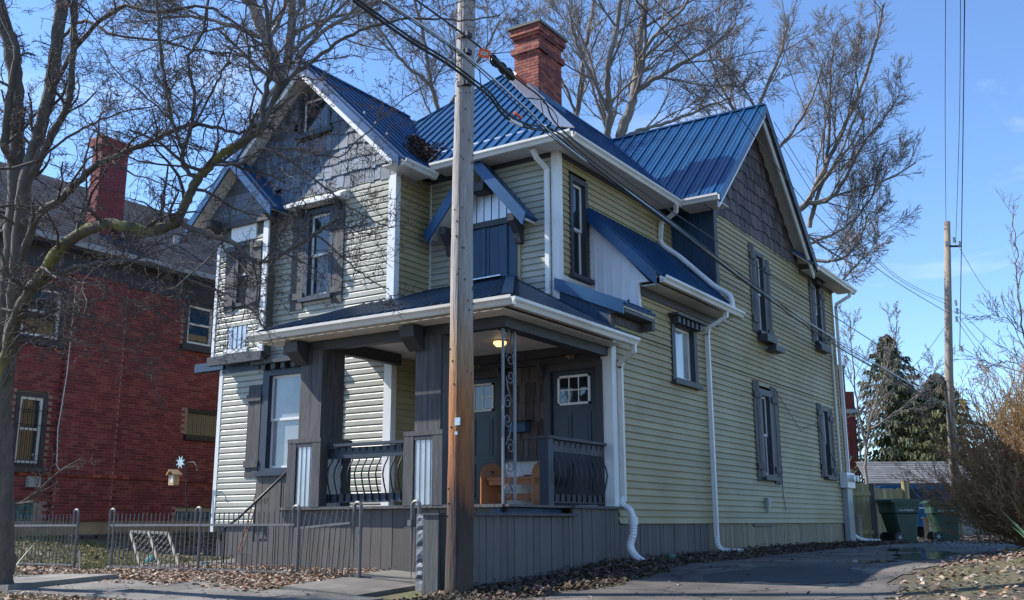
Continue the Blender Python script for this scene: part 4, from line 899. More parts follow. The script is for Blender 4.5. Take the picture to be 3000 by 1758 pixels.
sc_ = empty('cable_splice', tuple(at(1238, 166, 11.6)), 'black coil of splice wraps on the topmost cable', 'splice'); a = at(1213, 147, 11.45); b = at(1262, 190, 11.75); pth = []
for i in range(220):
    t = i/219; p = a.lerp(b, t); w = .045*(1+.35*math.sin(t*17)+.2*math.sin(t*41)); pth.append(p+u_*w*math.cos(i*.75)+r_*w*math.sin(i*.75)*.7+f_*w*math.sin(i*.75))
MB().tube(pth, .010, 5).build('coil', M['cable'], sc_); MB().tube([a, b], .034, 8).build('core', M['cable'], sc_)
for p0, p1 in (((1268, 182), (1296, 205)), ):
    MB().tube([at(*p0, 11.85), at(*p1, 12.0)], .017, 10).build('orange_sleeve', M['orange'], sc_)
cable('slack cable looping over the front roof with an orange sleeve', [(1180, 170, 11.1), (1190, 235, 11.3), (1230, 262, 11.5), (1262, 285, 11.7), (1290, 305, 12), (1330, 322, 12.4)], .006)
tag(MB().tube([at(1266, 277, 11.7), at(1283, 291, 11.85)], .018, 10).build('cable_sleeve', M['orange']), 'orange sleeve on the slack cable over the front roof', 'sleeve')
tag(MB().tube([at(1256, 296, 11.66), at(1283, 309, 11.84)], .021, 10).build('cable_sleeve', M['plastic']), 'white sleeve on the thick cable bundle over the front roof', 'sleeve')
cable('black loop of spare cable hanging below the chimney', [(1330, 245, 12.4), (1338, 285, 12.4), (1352, 318, 12.5), (1366, 318, 12.5), (1372, 295, 12.5), (1360, 272, 12.5), (1335, 250, 12.4)], .006)

# ------------------------------------------------------------------ far pole
p = at(2358, 1335, 33.5); fp = empty('utility_pole', (p.x, p.y, -.5), 'slender weathered utility pole behind the driveway with cables and insulators', 'pole')
MB().tube([(p.x, p.y, -.6), (p.x+.22, p.y+.1, 5), (p.x+.62, p.y+.4, 10.6)], [.17, .14, .105], 14).build('shaft', M['polewood2'], fp, smooth=True)
q = at(2358, 950, 33.3)
MB().tube([(p.x+.15, p.y-.2, 1.5), (p.x+.12, p.y-.2, 4.8)], .05, 8).build('conduit', M['iron'], fp)
for (px, py) in ((2330, 600), (2348, 590), (2362, 600), (2352, 745), (2355, 765), (2354, 785), (2366, 858)):
    c = at(px, py, 33.3); MB().tube([c-Vector((0, 0, .09)), c+Vector((0, 0, .09))], [.05, .035], 8).build('insulator', M['pvcgrey'], fp)
MB().bar(at(2336, 606, 33.4), at(2364, 606, 33.4), .06, .06).build('bracket_arm', M['iron'], fp)

# ------------------------------------------------------------------ iron fence and gate
FY = 9.6
def fence_post(parent, x, y=FY, top=.24, mt='fence'):
    gb = gz(x, y)-.08; w = .055; path = [(x-w, y, gb), (x-w, y, top-w)]+[(x-w*math.cos(a), y, top-w+w*math.sin(a)) for a in np.linspace(.3, math.pi-.3, 7)]+[(x+w, y, top-w), (x+w, y, gb)]
    return MB().tube(path, .022, 6).build('post', M[mt], parent)
def fence_run(label, x0, x1, posts, step=.098):
    fr = empty('iron_fence', ((x0+x1)/2, FY, gz((x0+x1)/2, FY)), label, 'fence', 'low grey iron fence runs')
    for x in posts: fence_post(fr, x)
    MB().bar((x0, FY, .0), (x1, FY, .0), .03, .03).build('rail', M['fence'], fr); MB().bar((x0, FY, gz((x0+x1)/2, FY)+.07), (x1, FY, gz((x0+x1)/2, FY)+.07), .026, .026).build('rail', M['fence'], fr)
    x = x0+.06
    while x < x1-.04:
        if all(abs(x-q_) > .08 for q_ in posts):
            j = rng.uniform(-.006, .006); MB().tube([(x+j, FY, gz(x, FY)-.02), (x, FY, .155+rng.uniform(-.006, .006)), (x, FY, .175)], [.009, .009, .004], 6).build('picket', M['fence'], fr)
        x += step
fence_run('left run of low grey iron fence in front of the brick house', -19.5, -14.46, (-19.3, -16.62, -14.50))
fence_run('middle run of low grey iron fence before the stair rail', -13.60, -9.72, (-13.58, -11.62, -9.70))
gt_ = empty('garden_gate', (-9.2, FY, -.7), 'sagging iron garden gate left of the front walk', 'gate')
GX0, GX1 = -9.58, -8.70
MB().bar((GX0, FY-.02, -.04), (GX1, FY-.05, .02), .028, .028).build('rail', M['fence'], gt_); MB().bar((GX0+.15, FY-.02, -.70), (GX1, FY-.05, -.66), .028, .028).build('rail', M['fence'], gt_)
for i in range(10):
    x = GX0+.05+i*.092; MB().tube([(x-.05, FY-.03, -.70), (x+.015, FY-.035, .0), (x+.035, FY-.03, .16+.004*i)], [.009, .009, .005], 6).build('picket', M['fence'], gt_)
gp = empty('gate_post', (-8.65, FY, -.7), 'looped iron post the sagging gate closes against', 'post')
fence_post(gp, -8.63, top=.27)
gp2 = empty('gate_post', (-7.66, FY, -.7), 'single looped iron post beside the block pier', 'post'); fence_post(gp2, -7.66, 9.55, .27); MB().box(-7.75, -7.69, 9.50, 9.56, -.02, .05).build('latch', M['fence'], gp2)
br = MB().bar((-14.42, 9.65, -.35), (-13.85, 9.3, -.66), .02, .02).build('fallen_rod', M['fence']); tag(br, 'thin iron rod leaning from the fence into the side gap', 'rod')

# ------------------------------------------------------------------ things in the side yard
bf = empty('bird_feeder', (-14.2, 12.3, -.5), 'small pale wooden bird feeder hanging from a shepherd hook', 'bird feeder')
HX, HY = -15.6, 12.2
hk = empty('shepherd_hook', (HX, HY, gz(HX, HY)), 'tall metal shepherd hook with sun ornament in side yard', 'hook')
def hp(px, py): q_ = onY(px, py, HY); return (q_.x, HY, q_.z)
MB().tube([hp(460, 1345), hp(459, 1260), hp(457, 1160), hp(455, 1135), hp(450, 1126), hp(441, 1127), hp(433, 1138), hp(430, 1148), hp(434, 1150)], .012, 6).build('stem', M['iron'], hk, smooth=True)
MB().tube([hp(459, 1147), hp(465, 1138), hp(477, 1137), hp(486, 1150), hp(489, 1158), hp(484, 1156)], .010, 6).build('arm', M['iron'], hk, smooth=True)
c = Vector(hp(446, 1138)); mb = MB(); k_ = 12
pts_ = [c+Vector((math.cos(a)*(.13 if i % 2 else .055), -.02, math.sin(a)*(.13 if i % 2 else .055))) for i, a in enumerate(np.linspace(0, 2*math.pi, 2*8, endpoint=False))]
mb.prism(pts_, (0, .012, 0)).build('sun_ornament', M['flash'], hk)
c = Vector(hp(428, 1178)); 
MB().box(c.x-.075, c.x+.075, HY-.06, HY+.06, c.z-.12, c.z+.06).build('body', M['feeder'], bf); MB().box(c.x-.0, c.x+.05, HY-.066, HY-.059, c.z-.08, c.z+.05).build('window', M['plastic'], bf)
for s in (-1, 1): MB().prism([(c.x, HY-.12, c.z+.17), (c.x+s*.115, HY-.09, c.z+.08), (c.x+s*.115, HY-.09, c.z+.06), (c.x, HY-.12, c.z+.145)], (0, .19, 0)).build('roof', M['feeder'], bf)
MB().tube([(c.x, HY, c.z+.16), hp(432, 1150)], .004, 4).build('wire', M['iron'], bf); bf.location = (c.x, HY, c.z-.14); 
for ch_ in bf.children: ch_.matrix_parent_inverse = Matrix.Translation(bf.location).inverted()
# lattice panel leaning behind the fence
la = empty('lattice_panel', (-12.9, 10.2, -.6), 'grey wooden lattice panel leaning behind the iron fence', 'lattice')
LA = [onY(320, 1308, 10.6), onY(413, 1312, 10.6), onY(440, 1392, 10.1), onY(345, 1392, 10.1)]
for a, b in ((LA[0], LA[1]), (LA[1], LA[2]), (LA[3], LA[0]), (LA[2], LA[3]), ((LA[0]+LA[1])/2, (LA[2]+LA[3])/2)): MB().bar(a, b, .045, .02, up=(0, 1, 0)).build('frame_bar', M['lattice'], la)
for i in range(1, 14):
    t = i/14
    def pt(u_v, v_v): return LA[0].lerp(LA[1], u_v).lerp(LA[3].lerp(LA[2], u_v), v_v)
    for (a, b) in (((max(0, t*2-1), min(1, t*2)), (min(1, t*2), max(0, t*2-1))), ((max(0, 1-t*2), min(1, 2-t*2) if t > .5 else 1), (min(1, 2-t*2) if t > .5 else 1, max(0, 1-t*2)))):
        pa, pb = pt(*a), pt(*b)
        if (pa-pb).length > .05: MB().bar(pa, pb, .018, .008, up=(0, 1, 0)).build('slat', M['lattice'], la)
for (x, y, s, mt, lb) in ((-14.3, 10.9, .09, 'teal', 'small teal ball lying in the side yard grass'), (-13.1, 11.9, .12, 'conc', 'pale stone lying by the side steps'), (-12.7, 11.8, .09, 'conc', 'smaller pale stone nearest the side steps')):
    bmh = bmesh.new(); bmesh.ops.create_icosphere(bmh, subdivisions=2, radius=s)
    for v in bmh.verts: v.co *= rng.uniform(.86, 1.1) if mt == 'conc' else 1; v.co.z *= .7 if mt == 'conc' else 1
    me = bpy.data.meshes.new('rock'); bmh.to_mesh(me); bmh.free(); me.materials.append(M[mt]); me.polygons.foreach_set('use_smooth', [True]*len(me.polygons))
    tag(link(bpy.data.objects.new('ball' if mt == 'teal' else 'stone', me), None, Matrix.Translation((x, y, gz(x, y)+s*.6))), lb, 'ball' if mt == 'teal' else 'stone')
rs = empty('rusty_frame', (-12.1, 10.95, -.6), 'narrow rusty metal frame leaning beside the stair rail', 'frame')
for x in (-12.02, -11.94): MB().tube([(x-.12, 10.75, gz(-12, 10.9)), (x, 11.0, .45)], .010, 5).build('side_rod', M['rust'], rs)
for i in range(7): t = .1+i*.13; MB().tube([(-12.14+.12*t, 10.75+.25*t, -.6+1.05*t), (-12.06+.12*t, 10.75+.25*t, -.6+1.05*t)], .006, 4).build('rung', M['rust'], rs)
for (x, y, lb) in ((-6.45, 14.15, 'small green pipe cap in the mulch by the house wall'), (-12.35, 10.4, 'small dark green cap by the side steps')):
    o = MB().tube([(x, y, gz(x, y)), (x, y, gz(x, y)+.07), (x, y, gz(x, y)+.08), (x, y, gz(x, y)+.10)], [.045, .045, .06, .06], 12).build('pipe_cap', M['teal']); tag(o, lb, 'cap')
sb = MB().add([(-6.55, 13.2, gz(-6.5, 13.2)+.02), (-6.35, 13.3, gz(-6.4, 13.2)+.02), (-5.95, 12.75, gz(-6, 12.75)+.015), (-6.15, 12.65, gz(-6, 12.7)+.015), (-6.45, 13.25, gz(-6.5, 13.2)+.0)], [(0, 1, 2, 3)]).build('splash_block', M['black']); tag(sb, 'flat black splash guard under the porch downspout pipe', 'splash guard')

# ------------------------------------------------------------------ brick house next door
NX = -20.0; wN = Wall('x', NX); ND = 'left'
N = empty('brick_house', (-24, 18, -.2), 'dark red brick house with grey shingle roof beside the blue-roofed house', 'house')
NW = [(11.62, 12.32, 1.22, 2.74), (16.0, 17.2, 2.15, 2.78), (15.72, 16.66, 4.34, 5.44), (11.45, 12.5, 3.9, 5.1), (11.3, 12.35, -.05, .48), (15.85, 17.0, -.02, .42)]
body = MB().box(NX-8, NX-.09, 11.0, 30, -.6, 5.5).build('wall', M['brickmortar'], N)
bricks = []; z = .10; row = 0
while z < 5.44:
    y = 11.0+(.1025 if row % 2 else 0)
    while y < 18.5:
        e0, e1 = y+.005, y+.20
        if not any(e1 > a+.01 and e0 < b-.01 and z+.058 > c and z < d for a, b, c, d in NW):
            o = .10 if 12.62 < y+.1 < 14.02 else 0.
            bricks.append((e0, e1, z, o+rng.uniform(-.004, .004)))
        y += .205
    z += .0675; row += 1
mor = MB()
for i_ in range(int((5.44-.10)/.0675)+1):
    z_ = .10+i_*.0675; segs = [(11.0, 18.6)]
    for (a, b, c, d) in NW:
        if z_+.06 > c and z_ < d: segs = [t_ for (p0, p1) in segs for t_ in ((p0, min(p1, a)), (max(p0, b), p1)) if t_[1]-t_[0] > .02]
    for (p0, p1) in segs: mor.box(NX-.095, NX-.012, p0, p1, z_-.0098, z_+.0577)
mor.build('mortar', M['brickmortar'], N)
bricks.sort(key=lambda q_: (q_[0] < 11.75)*10+q_[0]+abs(q_[2]-1.0)*1.2)
restb = MB(); cols = []
RAMP = [(.215, .040, .045), (.18, .034, .041), (.235, .050, .050), (.145, .030, .036), (.26, .070, .062)]
for i, (a, b, zz_, o) in enumerate(bricks):
    if i < 300: pbox('brick', body, M['brick'], NX-.10, NX+o, a, b, zz_, zz_+.0575)
    else:
        restb.box(NX-.10, NX+o, a, b, zz_, zz_+.0575); cols += [rng.choice(RAMP)]*6
def colored(o, cols):
    ca = o.data.color_attributes.new('Col', 'FLOAT_COLOR', 'CORNER'); arr = np.ones((len(o.data.loops), 4), np.float32)
    lt = np.array([p_.loop_total for p_ in o.data.polygons]); arr[:, :3] = np.repeat(np.array(cols, np.float32), lt, axis=0); ca.data.foreach_set('color', arr.ravel())
tag(restb.build('brickwork', M['brickall'], body), kind='stuff'); colored(bpy.data.objects[body.children[-1].name] if body.children[-1].name.startswith('brickwork') else [c_ for c_ in body.children if c_.name.startswith('brickwork')][0], cols)
MB().box(NX-.09, NX+.088, 12.63, 14.01, .1, 5.44).build('breast_mortar', M['brickmortar'], N)
y = 11.0
while y < 18.4:
    o = .13 if 12.6 < y < 14.0 else .03; pbox('belt_brick', body, M['chimbrick'], NX-.05, NX+o, y+.003, y+.20, 1.02, 1.085); y += .205
wN.box('foundation', N, M['stone'], 11, 30, -.3, .04, -.8, .09)
# openings
def nwin(a, b, c, d, mt, bars=False, sashm='white'):
    mb = MB()
    for q_ in ((a, a+.09, c, d), (b-.09, b, c, d), (a+.09, b-.09, d-.09, d), (a+.09, b-.09, c, c+.05)): wN.mbox(mb, q_[0], q_[1], -.09, .012, q_[2], q_[3])
    w = mb.build('window', M['dark'], N)
    wN.box('pane', w, M[mt], a+.13, b-.13, -.085, -.07, c+.09, d-.13)
    mb = MB()
    for q_ in ((a+.09, a+.145, c+.05, d-.09), (b-.145, b-.09, c+.05, d-.09), (a+.145, b-.145, d-.145, d-.09), (a+.145, b-.145, c+.05, c+.105), (a+.145, b-.145, (c+d)/2-.025, (c+d)/2+.025)): wN.mbox(mb, q_[0], q_[1], -.068, -.02, q_[2], q_[3])
    mb.build('sash', M[sashm], w); wN.box('sill', w, M['dark'], a-.1, b+.1, 0, .10, c-.14, c-.005)
    if bars:
        n_ = 7
        for i in range(n_): MB().tube([wN.P(a+.06+i*(b-a-.12)/(n_-1), .13, c-.02), wN.P(a+.06+i*(b-a-.12)/(n_-1), .13, d-.28+(.16 if i % 2 else 0))], .008, 5).build('bar', M['iron'], w)
        for zz_ in (c+.1, c+.55*(d-c), d-.38): MB().tube([wN.P(a, .13, zz_), wN.P(b+.06, .13, zz_)], .008, 5).build('bar', M['iron'], w)
    return w
nwin(*NW[0], 'glass', True); nwin(*NW[2], 'glass'); nwin(*NW[3], 'glass')
w = MB(); wN.mbox(w, 16.0, 17.2, -.08, -.06, 2.15, 2.78); w = w.build('small_window', M['glass'], N); wN.box('sill', w, M['black'], 15.92, 17.3, -.08, .08, 2.02, 2.15); wN.box('head', w, M['black'], 16.0, 17.2, -.08, -.01, 2.68, 2.78)
for i in range(9): MB().tube([wN.P(16.05+i*.13, .06, 2.15), wN.P(16.05+i*.13, .06, 2.78)], .007, 4).build('bar', M['iron'], w)
for (a, b, c, d) in (NW[4], NW[5]):
    w = MB(); wN.mbox(w, a, b, -.088, -.07, c, d); w = w.build('glass_block_window', M['lightmortar'], N); nb_ = int((b-a)/.19)
    for i in range(nb_):
        for j in range(int((d-c)/.175)): wN.box('glass_block', w, M['glassblock'], a+i*.19+.01, a+(i+1)*.19-.01, -.07, -.02, c+j*.175+.01, c+(j+1)*.175-.01)
wN.box('meter_box', N, M['pvcgrey'], 12.0, 12.26, .02, .14, .78, 1.0)
MB().tube([wN.P(12.62, .16, 5.3), wN.P(12.6, .16, 3.2), wN.P(12.52, .15, 2.0), wN.P(12.58, .14, 1.25), wN.P(12.66, .13, 1.15)], .010, 5).build('loose_cable', M['lettering'], N)
wN.box('frieze', N, M['dark'], 10.8, 30, -.05, .05, 5.44, 5.92); MB().box(NX-.1, NX+.42, 10.7, 30, 5.92, 5.98).build('soffit', M['dark'], N); MB().box(NX+.40, NX+.50, 10.7, 30, 5.98, 6.10).build('gutter', M['pvcgrey'], N)
n_ = 26; sx0, sz0, sx1, sz1 = NX+.45, 6.08, NX-3.3, 8.75
MB().prism([(sx0, 10.7, sz0-.05), (sx1, 10.7, sz1-.05), (sx1-3.6, 10.7, sz0-.05)], (0, 19.3, 0)).build('roof', M['slate'], N)
rr_ = [c_ for c_ in N.children if c_.name.startswith('roof')][0]; ang = math.atan2(sz1-sz0, sx0-sx1); Lr = math.hypot(sz1-sz0, sx0-sx1)/n_
for i in range(n_):
    y = 10.7+(.4 if i % 2 else 0)
    while y < 30:
        w = 1.0; t = (i+.5)/n_
        if y < 22: piece('shingle', rr_, M['slate'], (sx0+(sx1-sx0)*t, y+w/2, sz0+(sz1-sz0)*t+.012), (Lr*1.08, w-.012, .022), Matrix.Rotation(ang-.03, 3, 'Y'))
        y += w
MB().tube([(NX-1.0, 16.05, 6.7), (NX-1.0, 16.05, 7.35)], .07, 10).build('vent_pipe', M['pvcgrey'], N)
nc = MB().box(NX-.70, NX-.35, 13.28, 13.98, 5.9, 9.0).box(NX-.77, NX-.28, 13.21, 14.05, 8.82, 9.05).build('chimney', M['brickmortar'], N)
chb = MB(); z = 6.0; row = 0
while z < 9.0:
    e = .075 if z > 8.80 else 0.01
    for side in range(2):
        a0, a1 = ((13.28-e, 13.98+e), (NX-.70-e, NX-.35+e))[side]; a = a0-(.1 if row % 2 else 0)
        while a < a1-.02:
            s_, t_ = max(a, a0)+.004, min(a+.205, a1)-.004
            if t_-s_ > .02: chb.box(*((NX-.45, NX-.345+e, s_, t_) if side == 0 else (s_, t_, 13.275-e, 13.38)), z, z+.058)
            a += .205
    z += .0675; row += 1
tag(chb.build('brickwork', M['brick'], nc), kind='stuff'); MB().tube([(NX-.52, 13.75, 9.0), (NX-.52, 13.75, 9.35)], .09, 12).build('flue', M['flash'], nc)
tg = wN.box('wall_tag', N, M['teal'], 11.56, 11.72, .0, .015, .62, .72)

# ------------------------------------------------------------------ behind the house: bins, wood fence, car, garage
def yawm(a): return Matrix.Rotation(a, 4, 'Z')
def make_bin(px, py, D, yaw, label, sticker=False):
    p = at(px, py, D); p.z = gz(p.x, p.y)+.012
    b = empty('wheeled_bin', (0, 0, 0), label, 'bin', 'wheeled bins at the end of the driveway')
    Wm = Matrix.Translation(p) @ yawm(yaw)
    def L(mb, nm, mt, sm_=False): o = mb.build(nm, M[mt], b, smooth=sm_); return o
    prof = [(.0, .60, .52), (.12, .62, .54), (.70, .70, .62), (.74, .76, .68), (.92, .78, .70), (.93, .80, .72), (1.0, .81, .73)]
    vs = []; fs = []
    for k, (zz_, lx, ly) in enumerate(prof):
        x0 = -.30 if k > 1 else -.20
        for (sx, sy) in ((-1, -1), (1, -1), (1, 1), (-1, 1)):
            cx_ = lx/2*sx if sx > 0 or k > 1 else x0
            for (dx, dy) in (((.0, .05), (.05, 0)) if (sx, sy) in ((-1, -1), (1, 1)) else ((.05, 0), (0, .05))): vs.append((cx_-sx*dx, ly/2*sy-sy*dy, zz_))
    n8 = 8
    for k in range(len(prof)-1): fs += [(k*n8+i, k*n8+(i+1) % n8, (k+1)*n8+(i+1) % n8, (k+1)*n8+i) for i in range(n8)]
    fs += [tuple(range(n8))[::-1]]
    L(MB().add(vs, fs), 'body', 'bin')
    lid = MB().prism([(-.46, -.38, 1.0), (.43, -.38, 1.0), (.43, -.38, 1.035), (.36, -.38, 1.075), (-.36, -.38, 1.085), (-.46, -.38, 1.06)], (0, .76, 0)); L(lid, 'lid', 'bin')
    L(MB().tube([(-.47, -.26, 1.0), (-.47, .26, 1.0)], .016, 8), 'handle', 'bin')
    for sy in (-1, 1):
        w = L(MB().tube([(-.26, sy*.27, .13), (-.26, sy*.33, .13)], .13, 20), 'wheel', 'rubber')
        h = MB().tube([(-.26, sy*.331, .13), (-.26, sy*.338, .13)], .045, 12)
        for i in range(6): a = i*math.pi/3; h.bar((-.26+.04*math.cos(a), sy*.334, .13+.04*math.sin(a)), (-.26+.10*math.cos(a), sy*.334, .13+.10*math.sin(a)), .012, .006)
        h.build('hub', M['pvcgrey'], w)
    L(MB().bar((.315, -.10, .45), (.315, .10, .45), .02, .02), 'grab_bar', 'bin')
    text('lettering', 'City of Columbus', .060, M['lettering'], b, Matrix.Translation((-.02, -.352, .78)) @ Matrix.Rotation(math.pi/2, 4, 'X'))
    if sticker: L(MB().box(.392, .397, -.16, .05, .78, .92), 'sticker', 'lettering')
    b.matrix_basis = Wm; WM[b.name] = Wm
    return b
make_bin(2219, 1341, 25.2, R(33.3+14), 'green wheeled bin nearest the wood fence, white sticker on its end', True)
make_bin(2327, 1336, 26.6, R(33.3-6), 'green wheeled bin partly behind the brown bush')
def board_fence(label, a, b, h, n_, mt='woodfence', post=True):
    a = Vector(a); b = Vector(b); d = b-a; wf = empty('board_fence', tuple((a+b)/2), label, 'fence', 'wooden fences behind the house'); ang = math.atan2(d.y, d.x); rot = Matrix.Rotation(ang, 3, 'Z')
    for i in range(n_):
        c = a.lerp(b, (i+.5)/n_); z0 = gz(c.x, c.y); hh = h+rng.uniform(-.02, .02); piece('board', wf, M[mt], (c.x, c.y, z0+hh/2), (d.length/n_-.008, .022, hh), rot)
    nrm = Vector((-math.sin(ang), math.cos(ang), 0))
    for t in (.18, .82): c = (a+b)/2+nrm*-.035*(1 if post else -1); piece('rail', wf, M[mt], (c.x, c.y, gz(c.x, c.y)+h*t), (d.length, .04, .09), rot)
    return wf
def atg(px, D, py=1330): p = at(px, py, D); return (p.x, p.y, gz(p.x, p.y))
board_fence('pale board fence panel joining the rear corner of the house', atg(2094, 25.2), atg(2148, 25.5), 1.50, 5)
pp_ = atg(2156, 25.6); tag(MB().box(pp_[0]-.07, pp_[0]+.07, pp_[1]-.07, pp_[1]+.07, pp_[2]-.1, pp_[2]+1.46).box(pp_[0]-.08, pp_[0]+.08, pp_[1]-.08, pp_[1]+.08, pp_[2]+1.46, pp_[2]+1.49).build('fence_post', M['mossbark'] if False else M['skirt']), 'dark square gate post between the two board fences', 'post')
board_fence('mossy board fence panel behind the first wheeled bin', atg(2163, 29.5), atg(2234, 30.3), 1.52, 8, post=False)
pp_ = atg(2239, 30.3); vp = empty('vine_post', pp_, 'thick post wrapped in dead vines beside the car', 'post')
MB().tube([pp_, (pp_[0], pp_[1], pp_[2]+1.75)], .11, 8).build('post', M['woodfence'], vp)
pp_ = atg(2117, 24.9); tag(MB().tube([pp_, (pp_[0], pp_[1], pp_[2]+.62), (pp_[0], pp_[1], pp_[2]+.66), (pp_[0], pp_[1], pp_[2]+.70)], [.07, .07, .09, .09], 10).build('bollard', M['polewood2']), 'short weathered pipe post by the house corner downspout', 'post')
# car
c0 = at(2287, 1296, 34.0); c0.z = gz(c0.x, c0.y)+.0; car = empty('parked_car', (0, 0, 0), 'dark blue sport utility car parked before the garage', 'car')
prof = [(-2.85, .38), (-2.95, .75), (-2.92, 1.05), (-2.62, 1.68), (-2.2, 1.76), (-.7, 1.74), (-.45, 1.70), (.32, 1.12), (1.15, 1.02), (1.32, .85), (1.35, .45), (1.2, .34)]
MB().prism([(x, -.92, z) for x, z in prof], (0, 1.84, 0)).build('body', M['car'], car)
for sy in (-1, 1):
    y = .925*sy
    for wn in ([(-2.5, 1.10), (-2.42, 1.58), (-1.72, 1.62), (-1.72, 1.10)], [(-1.66, 1.10), (-1.66, 1.62), (-.85, 1.62), (-.85, 1.10)], [(-.80, 1.10), (-.80, 1.62), (-.55, 1.60), (.10, 1.10)]):
        MB().prism([(x, y, z) for x, z in wn], (0, .006*sy, 0)).build('side_window', M['carglass'], car)
    MB().box(-2.8, 1.2, min(y, y+.008*sy), max(y, y+.008*sy), .97, .99).build('trim_strip', M['chrome'], car)
    for wx in (0.45-.1, -2.25):
        w = MB().tube([(wx, .80*sy, .36), (wx, .95*sy, .36)], .36, 24).build('wheel', M['rubber'], car); rim = MB()
        for i in range(7): a = i*2*math.pi/7; rim.bar((wx, .958*sy, .36), (wx+.23*math.cos(a), .958*sy, .36+.23*math.sin(a)), .06, .02)
        rim.tube([(wx, .95*sy, .36), (wx, .962*sy, .36)], .06, 12)
        rim.tube([(wx+.245*math.cos(a), .955*sy, .36+.245*math.sin(a)) for a in np.linspace(0, 2*math.pi, 25)], .018, 6, cap=False).build('rim', M['chrome'], w)
MB().add([(-.43, -.82, 1.695), (.30, -.86, 1.14), (.30, .86, 1.14), (-.43, .82, 1.695)], [(0, 1, 2, 3)]).build('windscreen', M['carglass'], car)
for v in car.children[-1].data.vertices: v.co.z += .012; v.co.x += .008
MB().box(1.30, 1.37, -.85, -.55, .78, .92).build('headlight', M['chrome'], car)
Wm = Matrix.Translation(c0) @ yawm(YAW+R(176)) @ Matrix.Translation((2.25, 0, 0)); car.matrix_basis = Wm; WM[car.name] = Wm
cb_ = at(2300, 1320, 30.0); tag(MB().box(-.22, .22, -.2, .2, 0, .62).box(-.26, .26, -.24, .24, .62, .67).box(-.25, .25, -.23, .23, -.0, .06).build('wooden_stand', M['feeder']), 'tan wooden cabinet standing between the two wheeled bins', 'cabinet')
bpy.data.objects['wooden_stand'].matrix_basis = Matrix.Translation((cb_.x, cb_.y, gz(cb_.x, cb_.y))) @ yawm(YAW)
# garage
gc = at(2262, 1320, 39.5); gr = empty('garage', (0, 0, 0), 'low grey garage with shallow shingle roof behind the car', 'garage')
MB().box(-1.6, 6, 0, 6, -.4, 2.0).build('wall', M['garage'], gr); rf = MB().prism([(-1.95, -.4, 1.95), (7, -.4, 1.95), (7, 2.9, 3.0), (-1.35, 2.9, 3.0)], (0, 0, .06)).build('roof', M['garageroof'], gr)
for i in range(10):
    t = i/10; x0 = -1.95+.6*t
    for k in range(9): piece('shingle', rf, M['garageroof'], (x0+.5+k*1.0, -.4+3.3*(t+.05), 1.95+1.05*(t+.05)+.075), (.99, .36, .02), Matrix.Rotation(math.atan2(1.05, 3.3)-.04, 3, 'X'))
MB().box(-1.95, 7, -.45, -.38, 1.82, 1.98).build('fascia', M['dark'], gr)
for i in range(4): MB().box(.4, 4.6, -.04, -.0, -.3+i*.5, .18+i*.5).build('door_panel', M['garage'], gr)
MB().tube([(.2, -.06, 1.55), (.2, -.16, 1.5)], [.06, .09], 10).build('wall_lamp', M['iron'], gr)
Wm = Matrix.Translation((gc.x, gc.y, -.5)) @ yawm(YAW-R(2)); gr.matrix_basis = Wm; WM[gr.name] = Wm
# far brick building
fb = at(2098, 1300, 46); fbb = empty('brick_building', (0, 0, 0), 'narrow far brick building with chimney behind the house corner', 'building')
MB().box(-3.0, .55, 0, 6, -.6, 6.6).build('wall', M['brickall'], fbb); colored(fbb.children[0], [(.20, .045, .04)]*len(fbb.children[0].data.polygons))
for i in range(64): MB().box(-.36, .12, -.16, -.02, .2+i*.118, .2+i*.118+.10).build('brick_course', M['chimbrick'], fbb)
MB().box(-.45, .62, -.2, 6, 5.55, 5.75).build('gutter', M['pvcgrey'], fbb); MB().tube([(.60, -.1, 5.6), (.60, -.1, 0)], .05, 8).build('downspout', M['flash'], fbb); MB().box(-.42, .18, -.2, .2, 7.7, 7.85).build('cap', M['conc'], fbb)
Wm = Matrix.Translation((fb.x, fb.y, -.5)) @ yawm(YAW); fbb.matrix_basis = Wm; WM[fbb.name] = Wm

